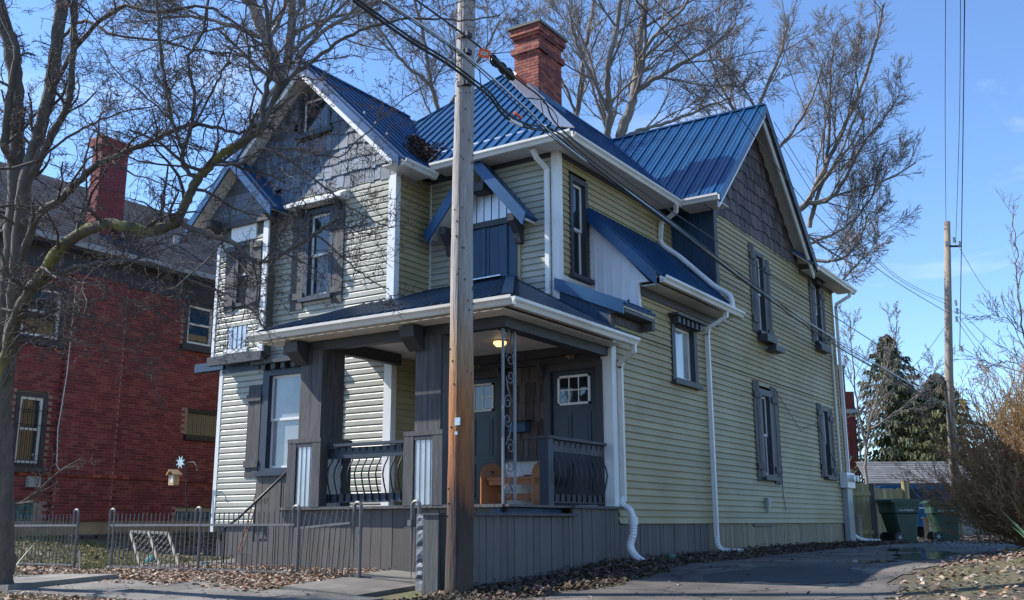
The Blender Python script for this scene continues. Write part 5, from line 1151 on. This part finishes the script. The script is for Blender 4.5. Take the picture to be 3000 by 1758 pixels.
# ------------------------------------------------------------------ trees
class Branches:
    def __init__(s): s.g = {}
    def add(s, pts, rad, k):
        s.g.setdefault((len(pts), k), []).append((pts, rad))
    def build(s, name, mt, parent, **kw):
        V = []; Fc = []; off = 0
        for (n_, k), lst in s.g.items():
            P = np.array([[tuple(p) for p in b[0]] for b in lst]); Rr = np.array([b[1] for b in lst]); B = len(lst)
            T = np.empty_like(P); T[:, 1:-1] = P[:, 2:]-P[:, :-2]; T[:, 0] = P[:, 1]-P[:, 0]; T[:, -1] = P[:, -1]-P[:, -2]; T /= np.linalg.norm(T, axis=2, keepdims=True)+1e-9
            m_ = T.mean(1); ref = np.where((np.abs(m_[:, 2]) < .8)[:, None], np.array([[0, 0, 1.]]), np.array([[1., 0, 0]]))
            Xx = np.cross(T, ref[:, None, :]); Xx /= np.linalg.norm(Xx, axis=2, keepdims=True)+1e-9; Yy = np.cross(T, Xx)
            a = 2*np.pi*np.arange(k)/k
            v = P[:, :, None, :]+Rr[:, :, None, None]*(Xx[:, :, None, :]*np.cos(a)[None, None, :, None]+Yy[:, :, None, :]*np.sin(a)[None, None, :, None])
            V.append(v.reshape(-1, 3)); i = np.arange(n_*k).reshape(n_, k); j = np.roll(i, -1, 1)
            q = np.stack([i[:-1], j[:-1], j[1:], i[1:]], -1).reshape(-1, 4)
            Fc.append((q[None]+(np.arange(B)*n_*k)[:, None, None]).reshape(-1, 4)+off); off += B*n_*k
        V = np.concatenate(V); Fc = np.concatenate(Fc); me = bpy.data.meshes.new(name); me.vertices.add(len(V)); me.vertices.foreach_set('co', V.ravel())
        me.loops.add(Fc.size); me.loops.foreach_set('vertex_index', Fc.ravel()); me.polygons.add(len(Fc)); me.polygons.foreach_set('loop_start', np.arange(0, Fc.size, 4)); me.polygons.foreach_set('loop_total', np.full(len(Fc), 4))
        me.polygons.foreach_set('use_smooth', np.ones(len(Fc), bool)); me.update(); me.validate(); me.materials.append(mt)
        o = link(bpy.data.objects.new(name, me), parent); return tag(o, **kw) if kw else o
TR = random.Random(21)
def rv(): 
    while True:
        v = Vector((TR.uniform(-1, 1), TR.uniform(-1, 1), TR.uniform(-1, 1)))
        if .05 < v.length < 1: return v.normalized()
def grow(B, p, d, L, r, lvl, prm):
    n_ = prm['n'][lvl]; pts = [p]; dd = d.copy(); step = L/(n_-1); w = prm['wig'][lvl]; up_ = prm['up'][lvl]
    for i in range(n_-1):
        dd = (dd+rv()*w+Vector((0, 0, up_))).normalized(); p = p+dd*step; pts.append(p)
    tip = prm['tip'][lvl]; rad = [r+(r*tip-r)*(i/(n_-1)) for i in range(n_)]
    B[prm['cat'][lvl]].add(pts, rad, prm['k'][lvl])
    spawn(B, pts, rad, L, lvl, prm)
def spawn(B, pts, rad, L, lvl, prm, dens=None):
    if lvl+1 >= len(prm['n']): return
    n_ = len(pts); nc_ = prm['nc'][lvl] if dens is None else dens
    nc_ = max(1, int(round(nc_*TR.uniform(.75, 1.25))))
    for c_ in range(nc_):
        t = prm['t0'][lvl]+(1-prm['t0'][lvl])*(c_+TR.uniform(.1, .9))/nc_; x = min(t*(n_-1), n_-1.001); i = int(x); fx = x-i
        p = pts[i].lerp(pts[i+1], fx); d = (pts[i+1]-pts[i]).normalized(); rr = rad[i]+(rad[i+1]-rad[i])*fx
        ax = d.cross(rv()).normalized(); ang = R(TR.uniform(*prm['ang'][lvl])); nd_ = (d*math.cos(ang)+ax*math.sin(ang)).normalized()
        ll = prm['len'][lvl]*(1-.45*t)*TR.uniform(.6, 1.25)*(L if prm.get('rel', True) else 1)
        grow(B, p, nd_, ll, max(min(rr*prm['rr'][lvl], prm['rmax'][lvl]), prm['rmin']), lvl+1, prm)
def limb(B, cat, P, r0, r1, k=8, jit=.0, sub=6):
    pts = cr_path(P, sub); n_ = len(pts); pts = [p+rv()*jit for p in pts]; rad = [r0+(r1-r0)*(i/(n_-1))**.8 for i in range(n_)]
    rad = [q_*(1+.06*math.sin(i*1.3)+TR.uniform(-.05, .05)) for i, q_ in enumerate(rad)]
    B[cat].add(pts, rad, k); return pts, rad

# the near tree at the left with mossy limbs
ft = empty('bare_tree', (-12.2, 6.9, gz(-12.2, 6.9)), 'large bare street tree with mossy limb at the left edge', 'tree', 'bare trees')
FP = dict(n=[6, 6, 5, 4, 3], wig=[.2, .34, .42, .5, .55], up=[.02, .05, .04, .03, 0], tip=[.5, .45, .4, .5, .5], cat=['limb', 'b1', 'b2', 'b3', 'b4'], k=[8, 5, 4, 3, 3], nc=[9, 7, 5.5, 3.2], t0=[.10, .10, .08, .15],
          ang=[(35, 80), (35, 80), (35, 85), (40, 90)], len=[.55, .60, .50, .34], rr=[.45, .5, .6, .7], rmax=[.022, .010, .006, .0048], rmin=.0032)
Bf = {k: Branches() for k in ('trunk', 'limb', 'moss', 'b1', 'b2', 'b3', 'b4')}
D = 12.0
def lim(cat, pix, r0, r1, dens, L=None, k=8, jit=.012):
    kf = .74 if cat != 'trunk' else .68
    P = [at(q_[0], q_[1], q_[2]) for q_ in pix]; pts, rad = limb(Bf, cat, P, r0*kf, r1*kf, k, jit)
    LL = sum((a-b).length for a, b in zip(pts[:-1], pts[1:]))
    spawn(Bf, pts, rad, 1.9 if L is None else L, 0, FP, dens=dens*.9)
lim('trunk', [(2, 1455, 12.1), (8, 1380, 12.1), (6, 1200, 12.1), (4, 1000, 12.1), (8, 860, 12.1), (22, 700, 12.1), (35, 520, 12.2), (42, 350, 12.3), (38, 200, 12.4), (15, 80, 12.5), (-20, -60, 12.6)], .21, .11, 10, k=14)
lim('trunk', [(4, 1010, 12.1), (25, 860, 12.0), (40, 700, 11.9), (50, 560, 11.9), (66, 435, 11.9), (95, 330, 12.0), (118, 240, 12.1), (140, 110, 12.2), (158, -40, 12.3)], .135, .105, 10, k=12)
lim('trunk', [(60, 450, 11.9), (100, 390, 11.8), (140, 310, 11.7), (168, 250, 11.6), (178, 150, 11.6), (184, 0, 11.6)], .075, .05, 10, k=10)
lim('trunk', [(38, 400, 12.2), (12, 350, 12.0), (30, 200, 12.0), (42, 120, 12.0), (12, 55, 12.0), (-10, 0, 12)], .08, .05, 6, k=10)
lim('moss', [(-5, 1000, 12.1), (12, 900, 12.0), (35, 800, 11.8), (65, 730, 11.6), (120, 650, 11.4), (170, 592, 11.2), (240, 556, 11.0), (290, 553, 10.9), (375, 570, 10.8), (432, 548, 10.7)], .105, .078, 16, k=12)
lim('moss', [(432, 548, 10.7), (462, 490, 10.7), (484, 445, 10.65), (515, 410, 10.6), (552, 375, 10.6), (600, 347, 10.5), (640, 320, 10.5)], .072, .052, 9, k=10)
lim('limb', [(640, 320, 10.5), (652, 240, 10.6), (668, 150, 10.7), (660, 75, 10.8), (650, -20, 10.9)], .045, .03, 8)
lim('limb', [(640, 320, 10.5), (690, 215, 10.6), (750, 165, 10.7), (840, 100, 10.8), (930, 60, 10.9), (1040, 45, 11), (1130, 50, 11.1), (1230, 40, 11.3)], .042, .010, 14)
lim('limb', [(450, 553, 10.7), (525, 580, 10.5), (575, 600, 10.4), (625, 642, 10.3), (665, 640, 10.2), (710, 616, 10.2), (775, 575, 10.1), (830, 540, 10.0)], .040, .024, 12)
lim('limb', [(720, 560, 10.3), (790, 585, 10.2), (850, 640, 10.1), (900, 680, 10.0), (960, 715, 9.9)], .016, .007, 7)
lim('limb', [(485, 442, 10.65), (452, 410, 10.7), (450, 370, 10.8), (470, 320, 10.9), (480, 240, 11), (462, 150, 11.1), (500, 75, 11.2), (515, -20, 11.3)], .038, .020, 13)
lim('limb', [(450, 370, 10.8), (425, 300, 10.7), (405, 200, 10.6), (392, 75, 10.5), (386, -20, 10.5)], .028, .016, 10)
lim('limb', [(515, 410, 10.6), (600, 398, 10.4), (650, 366, 10.3), (710, 395, 10.2), (780, 445, 10.1), (840, 495, 10.0), (905, 535, 9.9), (965, 560, 9.9)], .026, .008, 13)
lim('limb', [(650, 366, 10.3), (740, 370, 10.3), (830, 385, 10.3), (900, 330, 10.3), (985, 250, 10.3), (1060, 200, 10.3)], .016, .006, 10)
lim('limb', [(30, 700, 12.0), (65, 600, 11.8), (100, 525, 11.6), (150, 488, 11.4), (200, 440, 11.3), (250, 400, 11.2), (310, 374, 11.1), (380, 345, 11.0), (425, 320, 10.9), (475, 305, 10.9), (535, 315, 10.8), (600, 325, 10.8), (680, 268, 10.8), (760, 210, 10.9)], .075, .014, 18)
lim('limb', [(90, 700, 11.6), (176, 662, 11.3), (256, 645, 11.0), (341, 645, 10.8), (412, 662, 10.7), (483, 693, 10.6), (540, 716, 10.5), (600, 745, 10.4), (660, 815, 10.3)], .042, .010, 15)
lim('limb', [(118, 240, 12.1), (200, 100, 11.8), (300, 18, 11.5), (380, 30, 11.3), (500, 15, 11.2), (560, 45, 11.1), (640, 110, 11.0), (700, 180, 11.0)], .045, .012, 14)
lim('limb', [(140, 110, 12.2), (200, 52, 12.0), (280, 85, 11.7), (390, 100, 11.5), (465, 120, 11.4), (550, 130, 11.3), (630, 142, 11.2)], .032, .010, 12)
lim('limb', [(110, 660, 11.4), (165, 690, 11.2), (230, 700, 11.0), (300, 730, 10.9), (370, 760, 10.8), (430, 800, 10.7)], .022, .007, 11)
lim('limb', [(5, 960, 12.0), (60, 850, 11.7), (140, 820, 11.4), (230, 850, 11.2), (310, 860, 11.1), (380, 830, 11.0)], .020, .006, 11)
lim('limb', [(8, 760, 11.9), (70, 770, 11.6), (150, 760, 11.3), (240, 790, 11.1), (330, 800, 11)], .022, .006, 10)
lim('limb', [(300, 560, 10.9), (330, 610, 10.9), (400, 600, 10.8), (480, 640, 10.7), (560, 660, 10.6)], .018, .006, 8)
lim('limb', [(100, 390, 11.8), (180, 330, 11.6), (260, 290, 11.4), (330, 270, 11.3), (400, 260, 11.2)], .024, .008, 11)
lim('limb', [(470, 320, 10.9), (520, 230, 10.8), (560, 150, 10.8), (600, 60, 10.8), (610, -20, 10.8)], .020, .010, 9)
lim('limb', [(425, 300, 10.7), (350, 230, 10.7), (290, 180, 10.7), (240, 100, 10.7)], .016, .006, 8)
for cat, nm, mt in (('trunk', 'trunk', 'bark'), ('moss', 'mossy_limb', 'mossbark'), ('limb', 'limbs', 'bark'), ('b1', 'branches', 'twig'), ('b2', 'twigs', 'twig'), ('b3', 'fine_twigs', 'twig'), ('b4', 'spurs', 'twig')):
    o = Bf[cat].build(nm.replace('limbs', 'limb').replace('branches', 'crown_branch') if nm in ('limbs', 'branches') else nm, M[mt], ft)
    if cat in ('limb', 'b1', 'b2', 'b3', 'b4'): o['kind'] = 'stuff'

# large bare trees behind
BP = dict(n=[7, 6, 5, 4, 3], wig=[.14, .17, .19, .22, .25], up=[.06, .08, .07, .05, .04], tip=[.5, .45, .4, .4, .4], cat=['limb', 'crown', 'crown', 'crown', 'crown'], k=[8, 5, 4, 3, 3], nc=[7, 8, 7, 4], t0=[.2, .12, .1, .1],
          ang=[(25, 50), (25, 50), (22, 50), (20, 50)], len=[.62, .60, .58, .66], rr=[.5, .5, .5, .6], rmax=[.075, .034, .018, .012], rmin=.008)
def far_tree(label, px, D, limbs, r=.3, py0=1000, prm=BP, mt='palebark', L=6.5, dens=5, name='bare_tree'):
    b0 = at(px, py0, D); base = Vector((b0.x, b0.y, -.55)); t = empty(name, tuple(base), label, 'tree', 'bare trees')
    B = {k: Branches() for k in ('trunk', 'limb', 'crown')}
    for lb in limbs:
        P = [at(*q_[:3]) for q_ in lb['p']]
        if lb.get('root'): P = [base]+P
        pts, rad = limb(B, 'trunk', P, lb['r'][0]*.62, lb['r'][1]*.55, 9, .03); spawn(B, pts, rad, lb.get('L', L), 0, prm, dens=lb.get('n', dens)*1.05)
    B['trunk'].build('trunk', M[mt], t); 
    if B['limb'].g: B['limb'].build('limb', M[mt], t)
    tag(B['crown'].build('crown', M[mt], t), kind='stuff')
far_tree('huge bare tree rising behind the main roof and chimney', 1510, 31, [
 dict(p=[(1515, 500, 31), (1522, 360, 31), (1545, 285, 31), (1562, 225, 31), (1570, 140, 31.5), (1580, 60, 32), (1600, -60, 32)], r=(.34, .16), root=True, n=7),
 dict(p=[(1500, 420, 31), (1490, 370, 31), (1500, 280, 30.5), (1495, 170, 30), (1520, 60, 30), (1530, -60, 30)], r=(.22, .11), n=7),
 dict(p=[(1562, 228, 31), (1610, 195, 31), (1690, 150, 31), (1760, 110, 31.5), (1810, 60, 32)], r=(.15, .06), n=6, L=5),
 dict(p=[(1530, 340, 31), (1580, 320, 31), (1650, 300, 31), (1740, 262, 31), (1800, 240, 31)], r=(.12, .05), n=6, L=5),
 dict(p=[(1495, 270, 30.5), (1460, 190, 30), (1420, 110, 30), (1400, 30, 30)], r=(.12, .06), n=6, L=5),
 dict(p=[(1570, 150, 31.5), (1620, 80, 31), (1680, 20, 31), (1720, -40, 31)], r=(.12, .06), n=6, L=5)])
far_tree('tall bare tree close behind the chimney', 1400, 34, [
 dict(p=[(1415, 400, 34), (1418, 300, 34), (1430, 220, 34), (1440, 120, 34), (1460, 20, 34), (1470, -60, 34)], r=(.2, .09), root=True, n=8, L=5.5),
 dict(p=[(1418, 300, 34), (1400, 230, 34), (1360, 160, 34), (1320, 60, 34)], r=(.1, .05), n=6, L=5)], r=.2)
far_tree('wide bare tree with curved limbs behind the side gable', 1890, 36, [
 dict(p=[(1900, 620, 36), (1940, 540, 36), (1990, 495, 36), (2010, 450, 36), (2060, 350, 36), (2110, 240, 36.5), (2150, 120, 37), (2175, 10, 37)], r=(.26, .07), root=True, n=9),
 dict(p=[(1985, 500, 36), (2040, 490, 35.5), (2080, 440, 35.5), (2120, 360, 35.5), (2170, 300, 35.5), (2205, 250, 35.5)], r=(.15, .04), n=7, L=4.5),
 dict(p=[(1880, 600, 36), (1860, 420, 36), (1850, 320, 36), (1880, 230, 36), (1920, 130, 36), (1940, 60, 36)], r=(.2, .07), n=8, L=5.5),
 dict(p=[(1855, 330, 36), (1800, 260, 36), (1760, 180, 36), (1740, 100, 36)], r=(.12, .05), n=6, L=5),
 dict(p=[(1990, 640, 36), (2060, 640, 35.5), (2110, 600, 35.5), (2140, 520, 35.5)], r=(.12, .04), n=7, L=4),
 dict(p=[(2000, 720, 36), (2060, 700, 36), (2110, 650, 36), (2160, 600, 36)], r=(.1, .03), n=7, L=3.5),
 dict(p=[(1990, 560, 36), (2030, 420, 36), (2040, 300, 36), (2045, 180, 36.5), (2060, 80, 37)], r=(.14, .05), n=9, L=5),
 dict(p=[(1860, 420, 36), (1930, 350, 36), (1990, 260, 36), (2030, 150, 36.5)], r=(.12, .05), n=8, L=5),
 dict(p=[(1990, 600, 36), (2080, 560, 35.5), (2150, 480, 35.5), (2190, 400, 35.5)], r=(.10, .03), n=8, L=4)])
far_tree('massive bare tree trunk behind the front gable', 690, 27, [
 dict(p=[(705, 300, 27), (685, 190, 27), (655, 90, 27), (615, 0, 27), (590, -80, 27)], r=(.34, .26), root=True, n=6),
 dict(p=[(695, 230, 27), (712, 120, 27.2), (720, 0, 27.5), (730, -80, 27.5)], r=(.24, .18), n=6),
 dict(p=[(690, 200, 27), (760, 110, 27), (850, 40, 27), (930, -20, 27)], r=(.13, .06), n=6, L=5),
 dict(p=[(660, 100, 27), (560, 60, 27), (470, 40, 27), (380, 50, 27)], r=(.12, .05), n=7, L=5)], r=.34)
far_tree('bare tree in the gap between front gable and main roof', 1090, 33, [
 dict(p=[(1100, 420, 33), (1085, 300, 33), (1060, 200, 33), (1045, 100, 33), (1020, 0, 33)], r=(.18, .08), root=True, n=9, L=5.5),
 dict(p=[(1085, 300, 33), (1130, 220, 33), (1190, 130, 33), (1230, 50, 33)], r=(.12, .05), n=8, L=5),
 dict(p=[(1060, 210, 33), (990, 150, 33), (940, 80, 33), (900, 20, 33)], r=(.10, .04), n=8, L=5)])
SP = dict(BP); SP['len'] = [.55, .5, .45, .4]; SP['rmax'] = [.05, .022, .012, .009]; SP['up'] = [.08, .08, .06, .05, .03]
far_tree('slim bare tree before the spruces right of the house', 2120, 38, [
 dict(p=[(2130, 1150, 38), (2140, 1050, 38), (2165, 960, 38), (2190, 880, 38), (2210, 790, 38)], r=(.11, .03), root=True, n=10, L=4),
 dict(p=[(2135, 1120, 38), (2110, 1000, 38), (2100, 900, 38), (2090, 780, 38)], r=(.08, .025), n=9, L=3.6),
 dict(p=[(2140, 1060, 38), (2210, 1010, 37.5), (2270, 960, 37.5), (2310, 900, 37)], r=(.07, .02), n=9, L=3.6)], prm=SP)
far_tree('twiggy bare tree at the far right above the bush', 2560, 19, [
 dict(p=[(2570, 1000, 19), (2540, 900, 19), (2515, 800, 19), (2505, 700, 19), (2500, 600, 19), (2490, 520, 19)], r=(.05, .012), root=True, n=13, L=2.2),
 dict(p=[(2560, 930, 19), (2490, 890, 18.8), (2440, 900, 18.6), (2400, 905, 18.5)], r=(.02, .006), n=9, L=1.6),
 dict(p=[(2550, 850, 19), (2480, 790, 19), (2440, 770, 19)], r=(.02, .006), n=8, L=1.6)], prm=dict(SP, nc=[5, 4, 3, 2], rmin=.005), py0=1330)

# spruces
def spruce(label, px, D, top, base_w, h0):
    b0 = at(px, 1000, D); tp = at(px, top, D).z; base = Vector((b0.x, b0.y, -.55)); H_ = tp+.55; t = empty('spruce_tree', tuple(base), label, 'tree', 'spruces behind the garage')
    MB().tube([base, base+Vector((0, 0, H_))], [.22, .02], 8).build('trunk', M['palebark'], t)
    n_ = 150; V = []; Fq = []
    for i in range(n_):
        zz_ = H_*(h0+(1-h0)*(i/n_)); w = base_w*(1-(i/n_))**.85*TR.uniform(.65, 1.1)+.12; a = i*2.399; d = Vector((math.cos(a), math.sin(a), 0)); m_ = 9
        for j in range(m_):
            s = (j+.5)/m_; p = base+Vector((0, 0, zz_))+d*w*s+Vector((0, 0, -.32*w*s+.14*w*s*s))
            for kk in range(7):
                sd = Vector((-d.y, d.x, 0))*TR.uniform(-.55, .55)*(1-s*.6)*min(1, w*.45); q_ = p+sd+Vector((0, 0, TR.uniform(-.10, .06))); ln = TR.uniform(.18, .42); dr = (d*.5+sd.normalized()*.5*TR.uniform(-1, 1)+Vector((0, 0, -TR.uniform(.2, 1.3)))).normalized() if sd.length > 1e-4 else d
                x_ = dr.cross(rv()).normalized()*TR.uniform(.03, .07); o_ = len(V); V += [q_-x_, q_+x_, q_+dr*ln]; Fq.append((o_, o_+1, o_+2))
    MB().add(V, Fq).build('crown', M['needles'], t, kind='stuff')
spruce('tall dark spruce standing behind the garage roof', 2195, 47, 815, 4.4, .12); spruce('shorter spruce left of the far utility pole', 2310, 46, 915, 5.0, .12); spruce('low dense spruce between the taller spruces', 2235, 49, 940, 3.6, .1)

# ------------------------------------------------------------------ bush, yucca
bb0 = at(2578, 1335, 16.2); bb = Vector((bb0.x, bb0.y, gz(bb0.x, bb0.y))); bush = empty('brown_bush', tuple(bb), 'big leafless brown bush at the right edge of the driveway', 'bush')
UP = dict(n=[8, 5, 4, 3], wig=[.16, .26, .32, .4], up=[.03, .10, .09, .05], tip=[.4, .4, .4, .5], cat=['stem', 'twig', 'twig', 'twig'], k=[4, 3, 3, 3], nc=[10, 5, 2], t0=[.2, .15, .2], ang=[(15, 50), (20, 50), (20, 60)], len=[.36, .45, .5], rr=[.5, .6, .7], rmax=[.009, .007, .006], rmin=.005)
Bu = {'stem': Branches(), 'twig': Branches()}
for i in range(430):
    a = TR.uniform(0, 2*math.pi); el = R(TR.uniform(15, 90)); d = Vector((math.cos(a)*math.cos(el), math.sin(a)*math.cos(el), math.sin(el))); o_ = Vector((math.cos(a), math.sin(a), 0))*TR.uniform(0, .35)
    grow(Bu, bb+o_, d, TR.uniform(1.4, 3.1)*(.42+.58*min(1, el/1.25)), .011, 0, UP)
Bu['stem'].build('stems', M['bushtwig'], bush)['kind'] = 'stuff'; Bu['twig'].build('twigs', M['bushtwig'], bush)['kind'] = 'stuff'
lv = []
for i in range(3000):
    a = TR.uniform(0, 6.28); rr = TR.uniform(.2, 1.0); zz_ = TR.uniform(.15, 2.2); p = bb+Vector((math.cos(a)*rr*1.25, math.sin(a)*rr*1.25, zz_*(1.2-.3*rr))); x_ = rv()*.028; y_ = rv()*.018; lv.append((p-x_, p+y_, p+x_, p-y_))
bl_ = MB()
for q_ in lv: bl_.add(q_, [(0, 1, 2, 3)])
o = bl_.build('dry_leaves', M['leaf'], bush, kind='stuff'); colored(o, [TR.choice([(.40, .26, .14), (.30, .17, .08), (.45, .33, .2), (.24, .15, .07)]) for _ in lv])
yc0 = at(2562, 1400, 12.2); yb = Vector((yc0.x, yc0.y, gz(yc0.x, yc0.y))); yu = empty('yucca', tuple(yb), 'green spiky yucca in the leaf litter at lower right', 'plant')
def blades(parent, base, n_, L, w, mt, nm='blade'):
    for i in range(n_):
        a = TR.uniform(0, 2*math.pi); el = R(TR.uniform(15, 75)); d = Vector((math.cos(a)*math.cos(el), math.sin(a)*math.cos(el), math.sin(el))); sd = Vector((-math.sin(a), math.cos(a), 0)); l_ = L*TR.uniform(.7, 1.2); V = []; m_ = 5
        for j in range(m_+1):
            s = j/m_; p = base+d*l_*s+Vector((0, 0, -.35*l_*s*s*math.cos(el))); ww = w*(1-s**2)*(.6+.4*min(1, s*4)); V += [p-sd*ww, p+Vector((0, 0, -ww*.5)), p+sd*ww]
        MB().add(V, [(j*3+k, j*3+k+1, j*3+k+4, j*3+k+3) for j in range(m_) for k in range(2)]).build(nm, M[mt], parent)
blades(yu, yb, 26, .75, .018, 'yucca')
y2 = at(14, 1395, 13.6); yb2 = Vector((y2.x, y2.y, gz(y2.x, y2.y))); yu2 = empty('yucca', tuple(yb2), 'yucca clump behind the fence beside the left tree trunk', 'plant'); blades(yu2, yb2, 26, .7, .018, 'yucca')

# ------------------------------------------------------------------ leaf litter, mulch, grass
def scatter(name, label, xy, size, pal, tilt=.5, lift=.01, mt='leaf', heap=0, cat='leaves', zf=None):
    n_ = len(xy); z_ = (g(xy[:, 0], xy[:, 1]) if zf is None else zf)+lift+np.abs(nr.normal(0, heap, n_)); c = np.column_stack([xy, z_]); s = size*nr.uniform(.55, 1.35, n_)
    a = nr.uniform(0, 2*np.pi, n_); u = np.column_stack([np.cos(a), np.sin(a), nr.normal(0, tilt*.5, n_)]); v = np.column_stack([-np.sin(a), np.cos(a), nr.normal(0, tilt*.5, n_)])
    nn = np.cross(u, v); asp = nr.uniform(.4, .75, n_)[:, None]; s = s[:, None]; cv = nr.uniform(-.15, .5, n_)[:, None]
    V = np.stack([c-u*s, c-v*s*asp+nn*s*cv*.3, c+u*s, c+v*s*asp+nn*s*cv, ], 1).reshape(-1, 3)
    V[:, 2] = np.maximum(V[:, 2], np.repeat(z_-lift+.003, 4))
    i = np.arange(n_)[:, None]*4; Fq = np.concatenate([i+np.array([[0, 1, 2]]), i+np.array([[0, 2, 3]])], 1).reshape(-1, 3)
    me = bpy.data.meshes.new(name); me.from_pydata(V.tolist(), [], Fq.tolist()); me.update(); me.materials.append(M[mt]); o = link(bpy.data.objects.new(name, me), None)
    pal = np.array(pal); cc = pal[nr.integers(0, len(pal), n_)]*nr.uniform(.7, 1.25, (n_, 1)); colored(o, np.repeat(cc, 2, axis=0)); return tag(o, label, cat, kind='stuff')
TANS = [(.36, .27, .19), (.30, .21, .14), (.42, .34, .26), (.22, .14, .09), (.26, .11, .05), (.16, .10, .07), (.34, .24, .17), (.40, .33, .27)]
DARKS = [(.055, .038, .026), (.085, .058, .036), (.04, .03, .024), (.13, .085, .05), (.07, .05, .035)]
def rect(n_, x0, x1, y0, y1): return np.column_stack([nr.uniform(x0, x1, n_), nr.uniform(y0, y1, n_)])
bed = rect(15000, -14.6, -8.75, 8.42, 10.55); bed = bed[(bed[:, 0] > -13.3) | (bed[:, 1] < 9.3)]
scatter('leaf_litter', 'dry tan leaves piled along the iron fence and porch skirting', bed, .029, TANS, .7, .012, heap=.028)
scatter('leaf_litter', 'dry leaves along the left fence and sidewalk edge', np.concatenate([rect(4000, -20, -14.4, 8.4, 9.8), rect(700, -13, -8.8, 8.1, 8.5)]), .04, TANS, .6, .012, heap=.015)
scatter('leaf_litter', 'dry leaves lying on the tree lawn at lower left', rect(10000, -14.5, -6.5, 4.6, 6.95), .029, TANS, .6, .012, heap=.015)
dr = rect(16000, -3.2, 4.5, 8.2, 21); dr = dr[dr[:, 0] > np.interp(dr[:, 1], [4, 9, 13, 20, 30], [-1.2, -2.3, -2.75, -2.6, -1.6])+nr.normal(0, .10, len(dr))+.05]
scatter('leaf_litter', 'dry brown leaves on the bank right of the driveway', dr, .030, TANS+DARKS[:2], .7, .012, heap=.025)
ml = np.concatenate([rect(15000, -6.95, -5.6, 8.2, 27), rect(3500, -7.0, -5.7, 8.4, 13.5)]); ml = ml[nr.uniform(0, 1, len(ml)) < np.clip((-5.55+wig(ml[:, 1], 1)-ml[:, 0]-1.2*(1-sm(ml[:, 1], 6.5, 9.8)))*4, 0, 1)]
scatter('mulch', 'dark mulch and leaf crumbs along the side wall', ml, .028, DARKS+[(.17, .12, .08)], .8, .012, heap=.03, cat='mulch')
scatter('mulch', 'leaf crumbs around the wheeled bins', rect(2600, -7.2, -1.5, 25.5, 33), .04, DARKS+TANS[:3], .6, .02, heap=.02, cat='mulch')
dl = rect(900, -5.8, -2.7, 8, 30); scatter('scattered_leaves', 'few single leaves lying on the asphalt driveway', dl[nr.uniform(0, 1, len(dl)) < .35], .03, DARKS+TANS[:2], .5, .025)
wl_ = rect(500, -20, -7.7, 7, 8.4); scatter('scattered_leaves', 'few single leaves lying on the sidewalk slabs', wl_[:260], .03, TANS+DARKS, .4, .05)
yd_ = rect(1800, -19.6, -12.5, 9.8, 16); scatter('leaf_litter', 'brown leaves between the two houses', yd_, .045, DARKS+TANS[:2], .6, .012, heap=.015)
# dead leaf heap in the roof valley
n_ = 2600; t = nr.uniform(0, 1, n_)**.8; va = np.array([-10.28, 12.86, 6.0]); vb = np.array([-11.45, 14.08, 7.20]); w = nr.normal(0, 1, n_)*.17*(1.05-t)**.9
P_ = va+(vb-va)*t[:, None]+np.column_stack([w*.7, w*.7, np.abs(w)*.0]); zv = np.maximum(6.08+.951*(P_[:, 1]-12.95), 8.3-.97*(P_[:, 0]+12.6))
scatter('roof_leaf_heap', 'dark heap of dead leaves lodged in the front roof valley', P_[:, :2], .040, [(.06, .045, .045), (.09, .065, .06), (.04, .03, .032), (.13, .09, .07)], .8, .06, heap=.02, zf=zv+.02)
def grass(name, label, xy, h, pal):
    n_ = len(xy); z_ = g(xy[:, 0], xy[:, 1]); a = nr.uniform(0, 6.28, n_); s = np.column_stack([np.cos(a), np.sin(a), np.zeros(n_)])*.006; hh = h*nr.uniform(.5, 1.3, n_)
    c = np.column_stack([xy, z_]); tip = c+np.column_stack([nr.normal(0, .35, n_)*hh, nr.normal(0, .35, n_)*hh, hh]); V = np.stack([c-s, c+s, tip], 1).reshape(-1, 3); Fq = np.arange(n_*3).reshape(-1, 3)
    me = bpy.data.meshes.new(name); me.from_pydata(V.tolist(), [], Fq.tolist()); me.update(); me.materials.append(M['grass']); o = link(bpy.data.objects.new(name, me), None); pal = np.array(pal); colored(o, pal[nr.integers(0, len(pal), n_)]); tag(o, label, 'grass', kind='stuff')
GC = [(.22, .20, .055), (.16, .18, .05), (.30, .25, .10), (.12, .14, .035)]
gy = rect(16000, -19.5, -13.6, 9.75, 12.3); gy = gy[(np.sin(gy[:, 0]*2.1)+np.sin(gy[:, 1]*3.3+gy[:, 0]))*.3+nr.uniform(-.6, 1, len(gy)) > -.05]
grass('grass', 'pale winter grass in the side yard behind the fence', gy, .055, GC)
grass('grass', 'thin winter grass on the tree lawn at lower left', rect(6000, -14.5, -6.5, 4.6, 6.95), .05, GC)
grass('grass', 'grass tuft at the foot of the near pole', np.column_stack([nr.normal(-6.55, .22, 500), nr.normal(8.75, .25, 500)]), .07, [(.20, .19, .09), (.15, .13, .07)])
pk = MB().box(-6.25, -6.17, 9.95, 10.0, gz(-6.2, 10)+.03, gz(-6.2, 10)+.05).build('litter_scrap', M['orange']); pk.data.materials[0] = mat('pink_scrap', (.6, .12, .35), .6); tag(pk, 'tiny pink scrap lying in the mulch by the driveway', 'scrap')
